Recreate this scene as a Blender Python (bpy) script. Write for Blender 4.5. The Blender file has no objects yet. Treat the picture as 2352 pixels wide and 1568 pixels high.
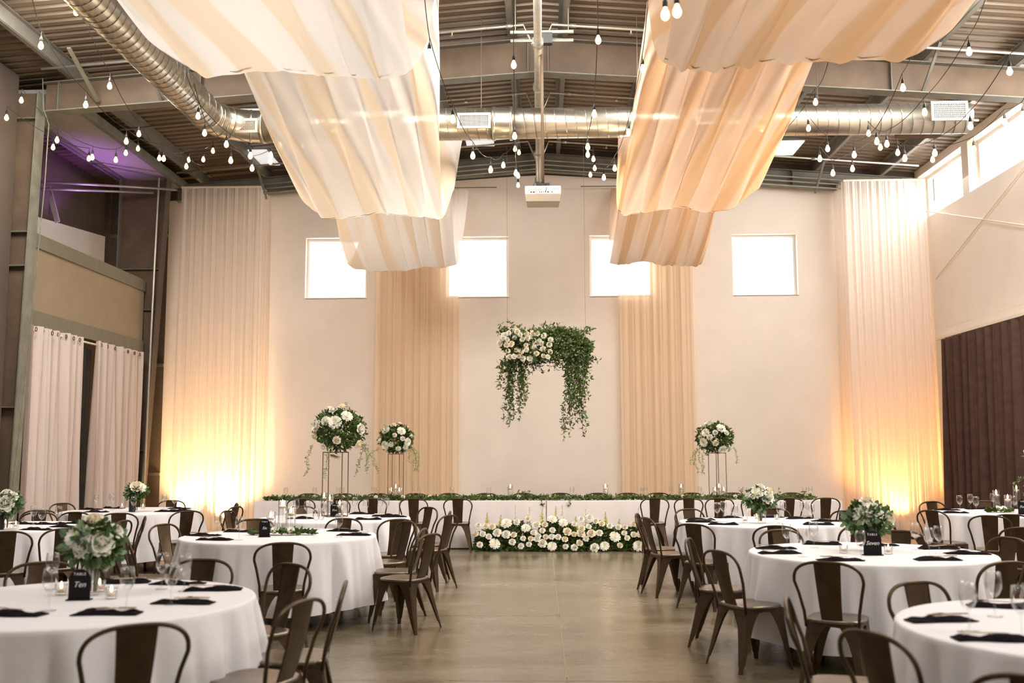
import bpy, bmesh, math, random
from mathutils import Vector, Matrix, noise
random.seed(7)
PI = math.pi
S = bpy.context.scene
C = S.collection

# ------------------------------------------------------------------ camera
F, W, H = 2287.0, 2352, 1568
EYE = Vector((0, 0, 1.55))
_p, _t, _r = math.atan(254 / F), math.atan(64 / F * 0.994), 0.003
_d = Vector((-math.sin(_t) * math.cos(_p), math.cos(_t) * math.cos(_p), math.sin(_p)))
_rt = Vector((math.cos(_t), math.sin(_t), 0))
_up = _rt.cross(_d)
R_ = _rt * math.cos(_r) - _up * math.sin(_r)
U_ = _up * math.cos(_r) + _rt * math.sin(_r)
cam = bpy.data.cameras.new('camera'); camo = bpy.data.objects.new('camera', cam); C.objects.link(camo)
cam.sensor_width = 36; cam.lens = F / W * 36; cam.clip_end = 300; cam.clip_start = 0.05
camo.matrix_world = Matrix(((R_.x, U_.x, -_d.x, EYE.x), (R_.y, U_.y, -_d.y, EYE.y), (R_.z, U_.z, -_d.z, EYE.z), (0, 0, 0, 1)))
cam.dof.use_dof = True; cam.dof.focus_distance = 12.5; cam.dof.aperture_fstop = 1.8
S.camera = camo

def P(px, py, Y=None, z=None, X=None):
    """measured picture point -> world point on the plane Y=, z= or X="""
    r = _d * F + R_ * (px - W / 2) + U_ * (H / 2 - py)
    if Y is not None: k = (Y - EYE.y) / r.y
    elif z is not None: k = (z - EYE.z) / r.z
    else: k = (X - EYE.x) / r.x
    return EYE + r * k

# ------------------------------------------------------------------ world, exposure, large lights
wd = bpy.data.worlds.new('world'); S.world = wd; wd.use_nodes = True
bg = wd.node_tree.nodes['Background']; bg.inputs[0].default_value = (1.0, 0.985, 0.96, 1); bg.inputs[1].default_value = 3.2
S.view_settings.view_transform = 'Standard'; S.view_settings.look = 'None'
S.view_settings.exposure = 0.62; S.view_settings.gamma = 1.0; S.view_settings.use_curve_mapping = False
S.cycles.use_denoising = True; S.cycles.sample_clamp_indirect = 6.0; S.cycles.transparent_max_bounces = 24
S.cycles.max_bounces = 9; S.cycles.diffuse_bounces = 5; S.cycles.glossy_bounces = 4; S.cycles.transmission_bounces = 8
S.cycles.caustics_reflective = False; S.cycles.caustics_refractive = False

def area(name, loc, rot, sx, sy, power, col, portal=False):
    l = bpy.data.lights.new(name, 'AREA'); l.shape = 'RECTANGLE'; l.size = sx; l.size_y = sy
    l.energy = power; l.color = col; l.cycles.is_portal = portal
    o = bpy.data.objects.new(name, l); o.location = loc; o.rotation_euler = rot; C.objects.link(o); return o
def point(name, loc, power, col, rad=0.05, kind='POINT', rot=(0, 0, 0), ang=1.6):
    l = bpy.data.lights.new(name, kind); l.energy = power; l.color = col; l.shadow_soft_size = rad
    if kind == 'SPOT': l.spot_size = ang; l.spot_blend = 0.9
    o = bpy.data.objects.new(name, l); o.location = loc; o.rotation_euler = rot; C.objects.link(o); return o
area('portal_clerestory', (7.97, 11, 6.56), (0, PI / 2, 0), 0.9, 17.5, 0, (1, 1, 1), True)
# window daylight falling into the hall through the clerestory, then an added front fill
area('daylight_clerestory', (7.60, 10.5, 6.55), (0, math.radians(68), 0), 0.85, 17, 400, (1.0, 0.97, 0.93))
area('front_fill', (0, -2.6, 3.0), (math.radians(90), 0, 0), 10, 4, 40, (1.0, 0.96, 0.90))  # added soft fill by the closed front wall, no opening there
# added fill lights under the closed roof, brightening tables, end wall and swags from above
for _x in (-5.6, 0.0, 5.6):
    for _y, _e in ((3.6, 95 if _x else 110), (11.2, 215 if _x else 170)): area('roof_fill', (_x, _y, 6.9 if _x else 7.2), (math.radians(38 if _y > 9 else 0), 0, 0), 1.6, 2.0, _e, (1.0, 0.96, 0.91))
for _x, _y, _z, _e in ((-2.4, 12.8, 7.3, 24), (2.4, 12.8, 7.3, 8), (-2.5, 8.5, 7.25, 62), (2.6, 8.5, 7.25, 30), (-2.4, 17.4, 7.25, 26), (2.3, 17.4, 7.25, 16)):
    area('roof_fill', (_x, _y, _z), (0, 0, 0), 1.3, 1.6, _e, (1.0, 0.96, 0.91))
# amber uplights hidden at the foot of the two corner drapes, and the violet one in the loft
for _x, _e, _c in ((-6.95, 270, (1, .60, .24)), (-6.15, 270, (1, .68, .34)), (6.85, 200, (1, .50, .13))):
    point('uplight_glow', (_x, 19.62, .24), _e, _c, .06, 'SPOT', (PI + math.radians(4), 0, 0), math.radians(125))
point('uplight_violet', (-8.35, 17.6, 5.3), 90, (.55, .2, 1), .1, 'SPOT', (PI, 0, 0), math.radians(100))

# ------------------------------------------------------------------ materials
def nt(name):
    m = bpy.data.materials.new(name); m.use_nodes = True; n = m.node_tree; return m, n, n.nodes['Principled BSDF']
def lin(c):
    return tuple(((v / 255) / 12.92 if v / 255 < .04045 else ((v / 255 + .055) / 1.055) ** 2.4) for v in c) + (1,)
def mat(name, rgb, rough=.6, metal=0, var=.12, scale=6, bump=0, bscale=60, spec=.5, coat=0, aniso=None):
    m, n, b = nt(name); c = lin(rgb)
    b.inputs['Roughness'].default_value = rough; b.inputs['Metallic'].default_value = metal
    b.inputs['Specular IOR Level'].default_value = spec
    tc = n.nodes.new('ShaderNodeTexCoord'); ns = n.nodes.new('ShaderNodeTexNoise'); ns.inputs['Scale'].default_value = scale
    ns.inputs['Detail'].default_value = 4
    src = tc.outputs['Object']
    if aniso:
        mp = n.nodes.new('ShaderNodeMapping'); mp.inputs['Scale'].default_value = aniso; n.links.new(src, mp.inputs[0]); src = mp.outputs[0]
    n.links.new(src, ns.inputs['Vector'])
    cr = n.nodes.new('ShaderNodeValToRGB'); cr.color_ramp.elements[0].position = .3; cr.color_ramp.elements[1].position = .7
    cr.color_ramp.elements[0].color = tuple(v * (1 - var) for v in c[:3]) + (1,)
    cr.color_ramp.elements[1].color = tuple(min(1, v * (1 + var)) for v in c[:3]) + (1,)
    n.links.new(ns.outputs[0], cr.inputs[0]); n.links.new(cr.outputs[0], b.inputs['Base Color'])
    if bump:
        n2 = n.nodes.new('ShaderNodeTexNoise'); n2.inputs['Scale'].default_value = bscale; n.links.new(src, n2.inputs['Vector'])
        bp = n.nodes.new('ShaderNodeBump'); bp.inputs['Strength'].default_value = bump; bp.inputs['Distance'].default_value = .01
        n.links.new(n2.outputs[0], bp.inputs['Height']); n.links.new(bp.outputs[0], b.inputs['Normal'])
    return m
def sheer(name, rgb, transp, transl, rgb2=None, bands=None):
    """woven sheer: diffuse + translucent + some see-through; optional stripes along U paint in doubled and shaded folds"""
    m, n, b = nt(name); n.nodes.remove(b); out = n.nodes['Material Output']
    df = n.nodes.new('ShaderNodeBsdfDiffuse'); tl = n.nodes.new('ShaderNodeBsdfTranslucent'); tp = n.nodes.new('ShaderNodeBsdfTransparent')
    m1 = n.nodes.new('ShaderNodeMixShader'); m1.inputs[0].default_value = transl
    m2 = n.nodes.new('ShaderNodeMixShader'); m2.inputs[0].default_value = transp
    n.links.new(df.outputs[0], m1.inputs[1]); n.links.new(tl.outputs[0], m1.inputs[2])
    n.links.new(m1.outputs[0], m2.inputs[1]); n.links.new(tp.outputs[0], m2.inputs[2]); n.links.new(m2.outputs[0], out.inputs[0])
    c1 = lin(rgb)
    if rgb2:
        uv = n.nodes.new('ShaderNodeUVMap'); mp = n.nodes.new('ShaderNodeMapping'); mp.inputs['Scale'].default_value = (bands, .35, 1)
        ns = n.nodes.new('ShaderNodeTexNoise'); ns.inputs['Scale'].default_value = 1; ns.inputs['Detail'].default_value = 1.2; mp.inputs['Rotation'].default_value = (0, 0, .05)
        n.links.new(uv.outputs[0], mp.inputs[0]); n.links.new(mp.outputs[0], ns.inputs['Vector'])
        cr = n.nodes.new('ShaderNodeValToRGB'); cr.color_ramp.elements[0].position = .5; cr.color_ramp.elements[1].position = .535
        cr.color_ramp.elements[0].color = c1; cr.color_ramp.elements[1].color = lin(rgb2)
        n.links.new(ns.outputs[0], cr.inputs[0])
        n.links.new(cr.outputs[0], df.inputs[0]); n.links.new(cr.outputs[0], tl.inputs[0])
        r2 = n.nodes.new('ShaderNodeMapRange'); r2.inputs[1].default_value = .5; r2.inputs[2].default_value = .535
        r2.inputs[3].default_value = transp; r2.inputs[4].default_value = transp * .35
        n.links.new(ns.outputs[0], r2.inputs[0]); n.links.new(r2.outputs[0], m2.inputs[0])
    else:
        df.inputs[0].default_value = c1; tl.inputs[0].default_value = c1
    return m
def glassy(name, tint=(1, 1, 1), base=.05, edge=1.0):
    m, n, b = nt(name); n.nodes.remove(b); out = n.nodes['Material Output']
    tp = n.nodes.new('ShaderNodeBsdfTransparent'); tp.inputs[0].default_value = tint + (1,)
    gl = n.nodes.new('ShaderNodeBsdfGlossy'); gl.inputs['Roughness'].default_value = .08
    lw = n.nodes.new('ShaderNodeLayerWeight'); lw.inputs[0].default_value = .27
    mr = n.nodes.new('ShaderNodeMapRange'); mr.inputs[3].default_value = base; mr.inputs[4].default_value = edge
    mx = n.nodes.new('ShaderNodeMixShader'); pw = n.nodes.new('ShaderNodeMath'); pw.operation = 'POWER'; pw.inputs[1].default_value = 2.2; lw.inputs[0].default_value = .5; n.links.new(lw.outputs['Facing'], pw.inputs[0]); n.links.new(pw.outputs[0], mr.inputs[0]); n.links.new(mr.outputs[0], mx.inputs[0])
    n.links.new(tp.outputs[0], mx.inputs[1]); n.links.new(gl.outputs[0], mx.inputs[2]); n.links.new(mx.outputs[0], out.inputs[0])
    return m
def emit(name, col, st, sample=False):
    m, n, b = nt(name); b.inputs['Base Color'].default_value = col + (1,)
    b.inputs['Emission Color'].default_value = col + (1,); b.inputs['Emission Strength'].default_value = st
    m.cycles.emission_sampling = 'AUTO' if sample else 'NONE'
    return m
M = dict(
    wall=mat('warm_white_paint', (244, 232, 220), .85, var=.03, scale=1.5, bump=.15, bscale=90),
    dark=mat('brown_grey_metal_siding', (92, 80, 70), .8, var=.1, scale=2),
    steel=mat('grey_green_painted_steel', (112, 108, 98), .6, var=.14, scale=4, bump=.1),
    steel2=mat('brown_primer_steel', (98, 80, 62), .65, var=.2, scale=3, bump=.1),
    flange=mat('grey_flange_paint', (118, 117, 104), .55, var=.2, scale=5),
    deck=mat('galvanised_roof_deck', (116, 100, 82), .45, .35, var=.22, scale=2.5, bump=.05, aniso=(.4, 3, 1)),
    panel=mat('pale_grey_liner_panel', (168, 162, 156), .6, var=.06, scale=3),
    pipe=mat('galvanised_pipe', (176, 172, 160), .38, .7, var=.1),
    duct=mat('spiral_duct_galvanised', (196, 190, 176), .3, .95, var=.08, scale=8),
    seam=mat('duct_seam', (150, 144, 132), .4, .9, var=.1),
    white=mat('white_gloss_paint', (244, 240, 234), .4, var=.02),
    offwhite=mat('ivory_plastic', (236, 222, 204), .45, var=.03),
    blackm=mat('black_metal', (34, 30, 28), .45, .3, var=.15),
    black=mat('black_socket_rubber', (26, 22, 20), .6, var=.1),
    parapet=mat('beige_grey_wallboard', (152, 134, 110), .85, var=.04, scale=3),
    band=mat('sage_grey_trim_paint', (120, 114, 96), .7, var=.06),
    chair=mat('gunmetal_bronze_metal', (84, 68, 50), .38, .75, var=.2, scale=9, bump=.06, bscale=40),
    seat=mat('brushed_gunmetal_seat', (142, 130, 116), .3, .8, var=.16, scale=8, bump=.05),
    linen=mat('white_polyester_linen', (238, 234, 235), .8, var=.015, scale=30, bump=.12, bscale=400, spec=.2),
    hlinen=mat('pale_grey_linen', (238, 230, 228), .8, var=.02, scale=30, bump=.12, bscale=400, spec=.2),
    ply=mat('plywood_tabletop', (168, 130, 88), .6, var=.15, scale=8, aniso=(1, 8, 1)),
    tleg=mat('table_leg_steel', (70, 62, 56), .5, .5),
    napkin=mat('black_cotton_napkin', (30, 25, 27), .95, var=.15, scale=60, bump=.2, bscale=300, spec=.05),
    silver=mat('polished_cutlery', (214, 206, 196), .18, 1, var=.04),
    velvet=mat('espresso_velvet', (92, 68, 60), .9, var=.15, scale=8, spec=.2),
    darkcurtain=mat('charcoal_curtain_cloth', (58, 52, 46), .9, var=.15, scale=5, spec=.2),
    sign=mat('matt_black_acrylic', (26, 22, 23), .5, var=.05, spec=.15),
    ink=mat('white_sign_ink', (238, 234, 228), .6, var=.02),
    leaf=mat('deep_green_leaf', (78, 100, 42), .5, var=.4, scale=9),
    leaf2=mat('eucalyptus_leaf', (104, 132, 92), .6, var=.35, scale=12),
    fern=mat('pale_fern_green', (142, 160, 98), .6, var=.25, scale=12),
    vinestem=mat('vine_stem', (84, 86, 48), .7),
    petal=mat('ivory_petal', (255, 250, 238), .6, var=.05, scale=20),
    blush=mat('blush_cream_petal', (254, 242, 222), .6, var=.06, scale=20),
    heart=mat('lime_flower_heart', (226, 222, 130), .7, var=.1, scale=60),
    wax=mat('ivory_candle_wax', (250, 226, 206), .5, var=.03),
    water=glassy('clear_water', (.97, .98, .97), .02, .12),
    glass=glassy('clear_glass', (.985, .985, .985), .04, .75),
    pane=glassy('window_pane', (.98, .99, 1), .02, .4),
    bulbglass=emit('warm_filament_glass', (1.0, .64, .30), 2.6),
    flame=emit('candle_flame', (1.0, .62, .28), 14),
    skylight=emit('daylit_skylight_diffuser', (.92, .96, 1.0), .35),
    cable=mat('dark_cable', (46, 38, 30), .6),
    wire=mat('thin_steel_wire', (120, 108, 92), .5, .5),
    sheerw=sheer('white_voile', (252, 243, 235), .2, .45),
    sheert=sheer('beige_voile', (250, 228, 198), .30, .35),
    swagl=sheer('ivory_chiffon_fold_shade', (252, 245, 238), .12, .42, (249, 229, 203), 7),  # tan bands paint the doubled, shaded folds into the cloth colour
    swagr=sheer('chiffon_warm_light_fold_shade', (246, 218, 192), .14, .42, (238, 198, 156), 7),  # same cloth as left, with its warmer light and fold shade painted in
    grommetcloth=sheer('pale_pleated_curtain', (238, 222, 212), .04, .3),
)
def slab_mat():
    m, n, b = nt('polished_concrete'); tc = n.nodes.new('ShaderNodeTexCoord')
    g = n.nodes.new('ShaderNodeNewGeometry')
    a = n.nodes.new('ShaderNodeTexNoise'); a.inputs['Scale'].default_value = 1; a.inputs['Detail'].default_value = 8; a.inputs['Distortion'].default_value = .4; a.inputs['Roughness'].default_value = .62; mpp = n.nodes.new('ShaderNodeMapping'); mpp.inputs['Scale'].default_value = (.55, 1.3, 1)
    c = n.nodes.new('ShaderNodeTexNoise'); c.inputs['Scale'].default_value = 14; c.inputs['Detail'].default_value = 5
    n.links.new(g.outputs['Position'], mpp.inputs[0]); n.links.new(mpp.outputs[0], a.inputs['Vector']); n.links.new(g.outputs['Position'], c.inputs['Vector'])
    r = n.nodes.new('ShaderNodeValToRGB'); e = r.color_ramp.elements
    e[0].position = .3; e[0].color = lin((104, 90, 68)); e[1].position = .78; e[1].color = lin((158, 150, 130))
    x = e.new(.5); x.color = lin((134, 122, 98))
    mx = n.nodes.new('ShaderNodeMix'); mx.data_type = 'RGBA'; mx.blend_type = 'MULTIPLY'; mx.inputs[0].default_value = .35
    n.links.new(a.outputs[0], r.inputs[0]); n.links.new(r.outputs[0], mx.inputs[6]); n.links.new(c.outputs[0], mx.inputs[7])
    n.links.new(mx.outputs[2], b.inputs['Base Color'])
    rr = n.nodes.new('ShaderNodeMapRange'); rr.inputs[3].default_value = .14; rr.inputs[4].default_value = .34
    n.links.new(a.outputs[0], rr.inputs[0]); n.links.new(rr.outputs[0], b.inputs['Roughness'])
    bp = n.nodes.new('ShaderNodeBump'); bp.inputs['Strength'].default_value = .08; bp.inputs['Distance'].default_value = .01
    n.links.new(c.outputs[0], bp.inputs['Height']); n.links.new(bp.outputs[0], b.inputs['Normal'])
    return m
M['slab'] = slab_mat()

# ------------------------------------------------------------------ helpers
class MB:
    def __init__(s): s.v = []; s.f = []; s.uv = None; s.sm = False
    def add(s, vs, fs):
        o = len(s.v); s.v += [tuple(x) for x in vs]; s.f += [tuple(i + o for i in f) for f in fs]; return s
    def box(s, a, b, R=None, T=None):
        (x0, y0, z0), (x1, y1, z1) = a, b
        vs = [Vector(p) for p in ((x0, y0, z0), (x1, y0, z0), (x1, y1, z0), (x0, y1, z0), (x0, y0, z1), (x1, y0, z1), (x1, y1, z1), (x0, y1, z1))]
        if R is not None: vs = [R @ p for p in vs]
        if T is not None: vs = [p + T for p in vs]
        return s.add(vs, [(0, 3, 2, 1), (4, 5, 6, 7), (0, 1, 5, 4), (1, 2, 6, 5), (2, 3, 7, 6), (3, 0, 4, 7)])
    def beam(s, a, b, w, h):
        """box along a->b, width w sideways, height h"""
        a, b = Vector(a), Vector(b); d = (b - a).normalized(); u = Vector((0, 0, 1))
        if abs(d.z) > .95: u = Vector((0, 1, 0))
        r = d.cross(u).normalized(); u = r.cross(d); vs = []
        for p in (a, b):
            for i, j in ((-1, -1), (1, -1), (1, 1), (-1, 1)): vs.append(p + r * i * w / 2 + u * j * h / 2)
        return s.add(vs, [(0, 1, 2, 3), (7, 6, 5, 4), (0, 4, 5, 1), (1, 5, 6, 2), (2, 6, 7, 3), (3, 7, 4, 0)])
    def tube(s, pts, rad, n=8, cap=True, closed=False):
        pts = [Vector(p) for p in pts]; N = len(pts); vs = []; fs = []; pu = None
        for i, p in enumerate(pts):
            if closed: d = pts[(i + 1) % N] - pts[i - 1]
            else: d = pts[min(i + 1, N - 1)] - pts[max(i - 1, 0)]
            d = d.normalized() if d.length > 1e-9 else Vector((0, 0, 1))
            if pu is None:
                pu = Vector((0, 0, 1)) if abs(d.z) < .9 else Vector((1, 0, 0))
            u = (pu - d * pu.dot(d)); u = u.normalized() if u.length > 1e-6 else d.orthogonal().normalized()
            pu = u; w = d.cross(u); r = rad[i] if isinstance(rad, (list, tuple)) else rad
            for k in range(n):
                a = 2 * PI * k / n; vs.append(p + (u * math.cos(a) + w * math.sin(a)) * r)
        for i in range(N if closed else N - 1):
            for k in range(n):
                a, b = i * n + k, i * n + (k + 1) % n; j = (i + 1) % N
                fs.append((a, b, j * n + (k + 1) % n, j * n + k))
        if cap and not closed: fs += [tuple(range(n))[::-1], tuple((N - 1) * n + k for k in range(n))]
        return s.add(vs, fs)
    def lathe(s, prof, n=24, c=(0, 0, 0)):
        vs = []; fs = []; m = len(prof)
        for k in range(n):
            a = 2 * PI * k / n
            for r, z in prof: vs.append((c[0] + r * math.cos(a), c[1] + r * math.sin(a), c[2] + z))
        for k in range(n):
            for i in range(m - 1): fs.append((k * m + i, ((k + 1) % n) * m + i, ((k + 1) % n) * m + i + 1, k * m + i + 1))
        return s.add(vs, fs)
    def grid(s, fn, nu, nv, uv=False, flip=False):
        o = len(s.v); uvs = []
        for j in range(nv + 1):
            for i in range(nu + 1):
                s.v.append(tuple(fn(i / nu, j / nv))); uvs.append((i / nu, j / nv))
        for j in range(nv):
            for i in range(nu):
                a = o + j * (nu + 1) + i; q = (a, a + 1, a + nu + 2, a + nu + 1); s.f.append(q[::-1] if flip else q)
        if uv: s.uv = uvs
        return s
    def mesh(s, name, m, smooth=None):
        me = bpy.data.meshes.new(name); me.from_pydata(s.v, [], s.f); me.materials.append(m)
        if s.uv:
            l = me.uv_layers.new(name='UVMap'); vi = [0] * len(me.loops); me.loops.foreach_get('vertex_index', vi)
            fl = []
            for i in vi: fl += s.uv[i]
            l.data.foreach_set('uv', fl)
        me.validate(); me.update()
        if smooth: me.shade_smooth()
        if isinstance(smooth, float): me.set_sharp_from_angle(angle=smooth)
        return me
    def ob(s, name, m, parent=None, smooth=None, **k):
        o = bpy.data.objects.new(name, s.mesh(name, m, smooth)); C.objects.link(o)
        if parent: o.parent = parent
        for a, b in k.items(): o[a] = b
        return o
def tag(o, label, cat=None, group=None):
    o['label'] = label
    if cat: o['category'] = cat
    if group: o['group'] = group
    return o
def thing(name, loc, label=None, cat=None, group=None, rz=0):
    o = bpy.data.objects.new(name, None); o.empty_display_size = .1; C.objects.link(o)
    o.location = loc; o.rotation_euler = (0, 0, rz)
    if label: tag(o, label, cat, group)
    return o
def kid(name, me, parent, loc=(0, 0, 0), rot=(0, 0, 0), sc=1):
    o = bpy.data.objects.new(name, me); C.objects.link(o); o.parent = parent; o.location = loc; o.rotation_euler = rot
    o.scale = (sc, sc, sc) if isinstance(sc, (int, float)) else sc
    return o
def copy_tree(o, parent=None):
    c = o.copy(); C.objects.link(c)
    if parent: c.parent = parent
    for ch in list(o.children): copy_tree(ch, c)
    return c
def struct(o): o['kind'] = 'structure'; return o
A40 = math.radians(40)
ORD = ['first', 'second', 'third', 'fourth', 'fifth', 'sixth', 'seventh', 'eighth', 'ninth', 'tenth', 'eleventh', 'twelfth',
       'thirteenth', 'fourteenth', 'fifteenth', 'sixteenth', 'seventeenth', 'eighteenth', 'nineteenth', 'twentieth']
def screen_x(v):
    w = Vector(v) - EYE; return W / 2 + F * w.dot(R_) / w.dot(_d)
def screen_y(v):
    w = Vector(v) - EYE; return H / 2 - F * w.dot(U_) / w.dot(_d)

# ------------------------------------------------------------------ room shell
YW, XR, XL = 20.0, 7.65, -7.65
def roof(x): return 7.80 - .08 * abs(x)
# floor: base with saw-cut concrete slabs
fl = struct(MB().box((-9.2, -3.2, -.3), (8.1, 20.4, -.006)).ob('floor', M['slab']))
ys = [-3.1, 1.6, 4.3, 7.0, 9.7, 12.4, 15.1, 17.8, 20.3]; JX = P(1283, 1400, z=0).x; xs = [-9.1, -5.8, -2.8, JX, 3.25, 6.2, 8.0]
for i in range(len(xs) - 1):
    for j in range(len(ys) - 1):
        g = .003
        MB().box((xs[i] + g, ys[j] + g, -.0055), (xs[i + 1] - g, ys[j + 1] - g, random.uniform(-.0008, 0))).ob('slab', M['slab'], fl)
for y0_, y1_ in ((5.2, 6.93), (7.1, 9.6), (9.8, 12.3), (12.5, 15.0)):
    MB().box((JX - .006, y0_, -.004), (JX + .006, y1_, .0006)).ob('joint_filler', M['parapet'], fl)
def wall_holes(mb, mapf, u0, u1, v0, v1, holes, t, topf=None):
    us = sorted({u0, u1} | {h[0] for h in holes} | {h[1] for h in holes}); vs = sorted({v0, v1} | {h[2] for h in holes} | {h[3] for h in holes})
    for i in range(len(us) - 1):
        for j in range(len(vs) - 1):
            uc, vc = (us[i] + us[i + 1]) / 2, (vs[j] + vs[j + 1]) / 2
            if any(h[0] < uc < h[1] and h[2] < vc < h[3] for h in holes): continue
            a, b = us[i], us[i + 1]; lo, hi = vs[j], vs[j + 1]
            ta = topf(a) if topf and hi == v1 else hi; tb = topf(b) if topf and hi == v1 else hi
            if mapf == 'Y':
                q = [(a, YW, lo), (b, YW, lo), (b, YW + t, lo), (a, YW + t, lo), (a, YW, ta), (b, YW, tb), (b, YW + t, tb), (a, YW + t, ta)]
            else:
                q = [(XR, b, lo), (XR, a, lo), (XR + t, a, lo), (XR + t, b, lo), (XR, b, tb), (XR, a, ta), (XR + t, a, ta), (XR + t, b, tb)]
            mb.add(q, [(0, 3, 2, 1), (4, 5, 6, 7), (0, 1, 5, 4), (1, 2, 6, 5), (2, 3, 7, 6), (3, 0, 4, 7)])
wins = []
for x0, x1, yt, yb in ((700, 843, 546, 686), (1024, 1168, 540, 682), (1355, 1499, 537, 679), (1684, 1830, 535, 675)):
    a = P(x0, yb, Y=YW); b = P(x1, yt, Y=YW); wins.append((a.x, b.x, a.z, b.z))
def wtop(x): return 7.22 - .062 * abs(x - .03)
mb = MB(); hs = [(a, b, c, d) for a, b, c, d in wins]
hs2 = [(a, b, 4.68, 5.94) for a, b, c, d in wins]
wall_holes(mb, 'Y', XL, XR + .3, -.02, 6.5, hs2, .3)
for i in range(24):
    a = XL + (XR + .3 - XL) * i / 24; b = XL + (XR + .3 - XL) * (i + 1) / 24
    mb.add([(a, YW, 6.5), (b, YW, 6.5), (b, YW + .3, 6.5), (a, YW + .3, 6.5), (a, YW, wtop(a)), (b, YW, wtop(b)), (b, YW + .3, wtop(b)), (a, YW + .3, wtop(a))],
           [(0, 3, 2, 1), (4, 5, 6, 7), (0, 1, 5, 4), (2, 3, 7, 6)])
wb = struct(mb.ob('wall_back', M['wall'])); MB().box((XL - 1.4, YW + .02, 6.6), (XR + .4, YW + .35, 8.0)).ob('gable_panel', M['dark'], wb)
for i, (a, b, _, _) in enumerate(wins):
    w = struct(thing('window_%d' % (i + 1), ((a + b) / 2, YW + .2, 4.68)))
    def fr(name, d, q, m):
        k = MB()
        hw, z0, z1 = (b - a) / 2, 0, 1.26
        k.box((-hw, -d, z0), (-hw + q, d, z1)); k.box((hw - q, -d, z0), (hw, d, z1))
        k.box((-hw + q, -d, z0), (hw - q, d, z0 + q)); k.box((-hw + q, -d, z1 - q), (hw - q, d, z1)); return k.ob(name, m, w)
    fr('window_frame', .05, .055, M['white'])
    k = MB(); hw = (b - a) / 2 - .055
    k.box((-hw, .0, .055), (hw, .012, 1.205)); k.ob('pane', M['pane'], w)
    MB().box((-hw - .055, -.2, -.012), (hw + .055, .05, .002)).ob('sill', M['white'], w)
# right wall with clerestory
cl = []
y1 = 19.85
while y1 > 3: cl.append((y1 - 2.08, y1)); y1 -= 2.35
mb = MB(); wall_holes(mb, 'X', -3.1, YW, -.02, 7.19, [(a, b, 6.11, 7.03) for a, b in cl], .3)
struct(mb.ob('wall_right', M['wall']))
for i, (a, b) in enumerate(cl):
    w = struct(thing('window_%d' % (i + 5), (XR + .22, (a + b) / 2, 6.11))); h = (b - a) / 2; k = MB(); q = .06
    k.box((-.04, -h, 0), (.05, -h + q, .92)); k.box((-.04, h - q, 0), (.05, h, .92)); k.box((-.04, -h + q, 0), (.05, h - q, q)); k.box((-.04, -h + q, .92 - q), (.05, h - q, .92))
    k.ob('window_frame', M['white'], w)
    MB().box((.0, -h + q, q), (.012, h - q, .92 - q)).ob('pane', M['pane'], w)
# left: outer dark wall, dark corner wall with girts, parapet over curtained opening
mb = MB().box((-9.2, -3.1, -.02), (-8.95, 20.3, 7.3)); struct(mb.ob('wall_left', M['dark']))
struct(MB().box((-9.2, -3.3, -.02), (8.1, -3.1, 7.8)).ob('wall_front', M['parapet']))
wl = struct(MB().box((-8.95, YW, -.02), (XL, YW + .3, 7.3)).ob('wall_corner', M['dark']))
for z in (1.1, 3.3, 5.98):
    MB().box((-8.95, YW - .05, z), (XL, YW, z + .06)).ob('girt', M['steel'], wl)
MB().box((-8.95, YW - .12, 0), (-8.85, YW, 7.1)).ob('corner_angle', M['steel2'], wl)
q = P(223, 537, Y=YW - .2)
mb = MB(); mb.add([(-8.93, 16.0, 4.2), (-8.93, 19.75, 4.2), (-8.93, 19.75, 5.95), (-8.93, 16.0, 5.62), (-8.86, 16.0, 4.2), (-8.86, 19.75, 4.2), (-8.86, 19.75, 5.95), (-8.86, 16.0, 5.62)],
       [(0, 1, 2, 3), (7, 6, 5, 4), (0, 4, 5, 1), (1, 5, 6, 2), (2, 6, 7, 3), (3, 7, 4, 0)])
mb.ob('liner_panel', M['white'], wl)
pp = struct(MB().box((XL - .22, 14.4, 3.70), (XL, 18.85, 4.66)).ob('wall_parapet', M['parapet']))
MB().box((XL - .25, 14.4, 4.66), (XL + .03, 18.85, 4.88)).ob('parapet_cap', M['band'], pp)
MB().box((XL - .25, 14.4, 3.47), (XL + .03, 18.85, 3.70)).ob('header_board', M['band'], pp)
MB().box((XL - .22, -3, 0), (XL - .02, 14.0, 7.1)).ob('side_panel', M['dark'], pp)
# roof deck: trapezoid ribs running eave to ridge
def deck():
    mb = MB(); prof = []; y = -3.2
    while y < 20.4:
        prof += [(y, 0), (y + .085, 0), (y + .105, .038), (y + .17, .038), (y + .19, 0)]; y += .20
    xs = (-9.3, 0, 8.1); n = len(prof)
    for x in xs:
        for yy, dz in prof: mb.v.append((x, yy, roof(x) + dz))
    for x in xs:
        for yy, dz in prof: mb.v.append((x, yy, roof(x) + .09))
    for i in range(2):
        for k in range(n - 1):
            a = i * n + k; mb.f.append((a, a + 1, a + n + 1, a + n)); t = 3 * n + a; mb.f.append((t, t + n, t + n + 1, t + 1))
    return mb
ce = struct(deck().ob('ceiling', M['deck']))
for x in (-8.3, -6.85, -5.55, -4.25, -2.95, -1.65, -.37, .37, 1.65, 2.95, 4.25, 5.55, 6.85):
    sgn = 1 if x > 0 else -1; z = roof(x); k = MB()
    k.box((x - .012, -3, z - .20), (x + .012, 20, z)); k.box((min(x, x + sgn * .07), -3, z - .21), (max(x, x + sgn * .07), 20, z - .195))
    k.box((min(x, x - sgn * .07), -3, z - .012), (max(x, x - sgn * .07), 20, z)); k.ob('purlin', M['steel'], ce)
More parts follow.
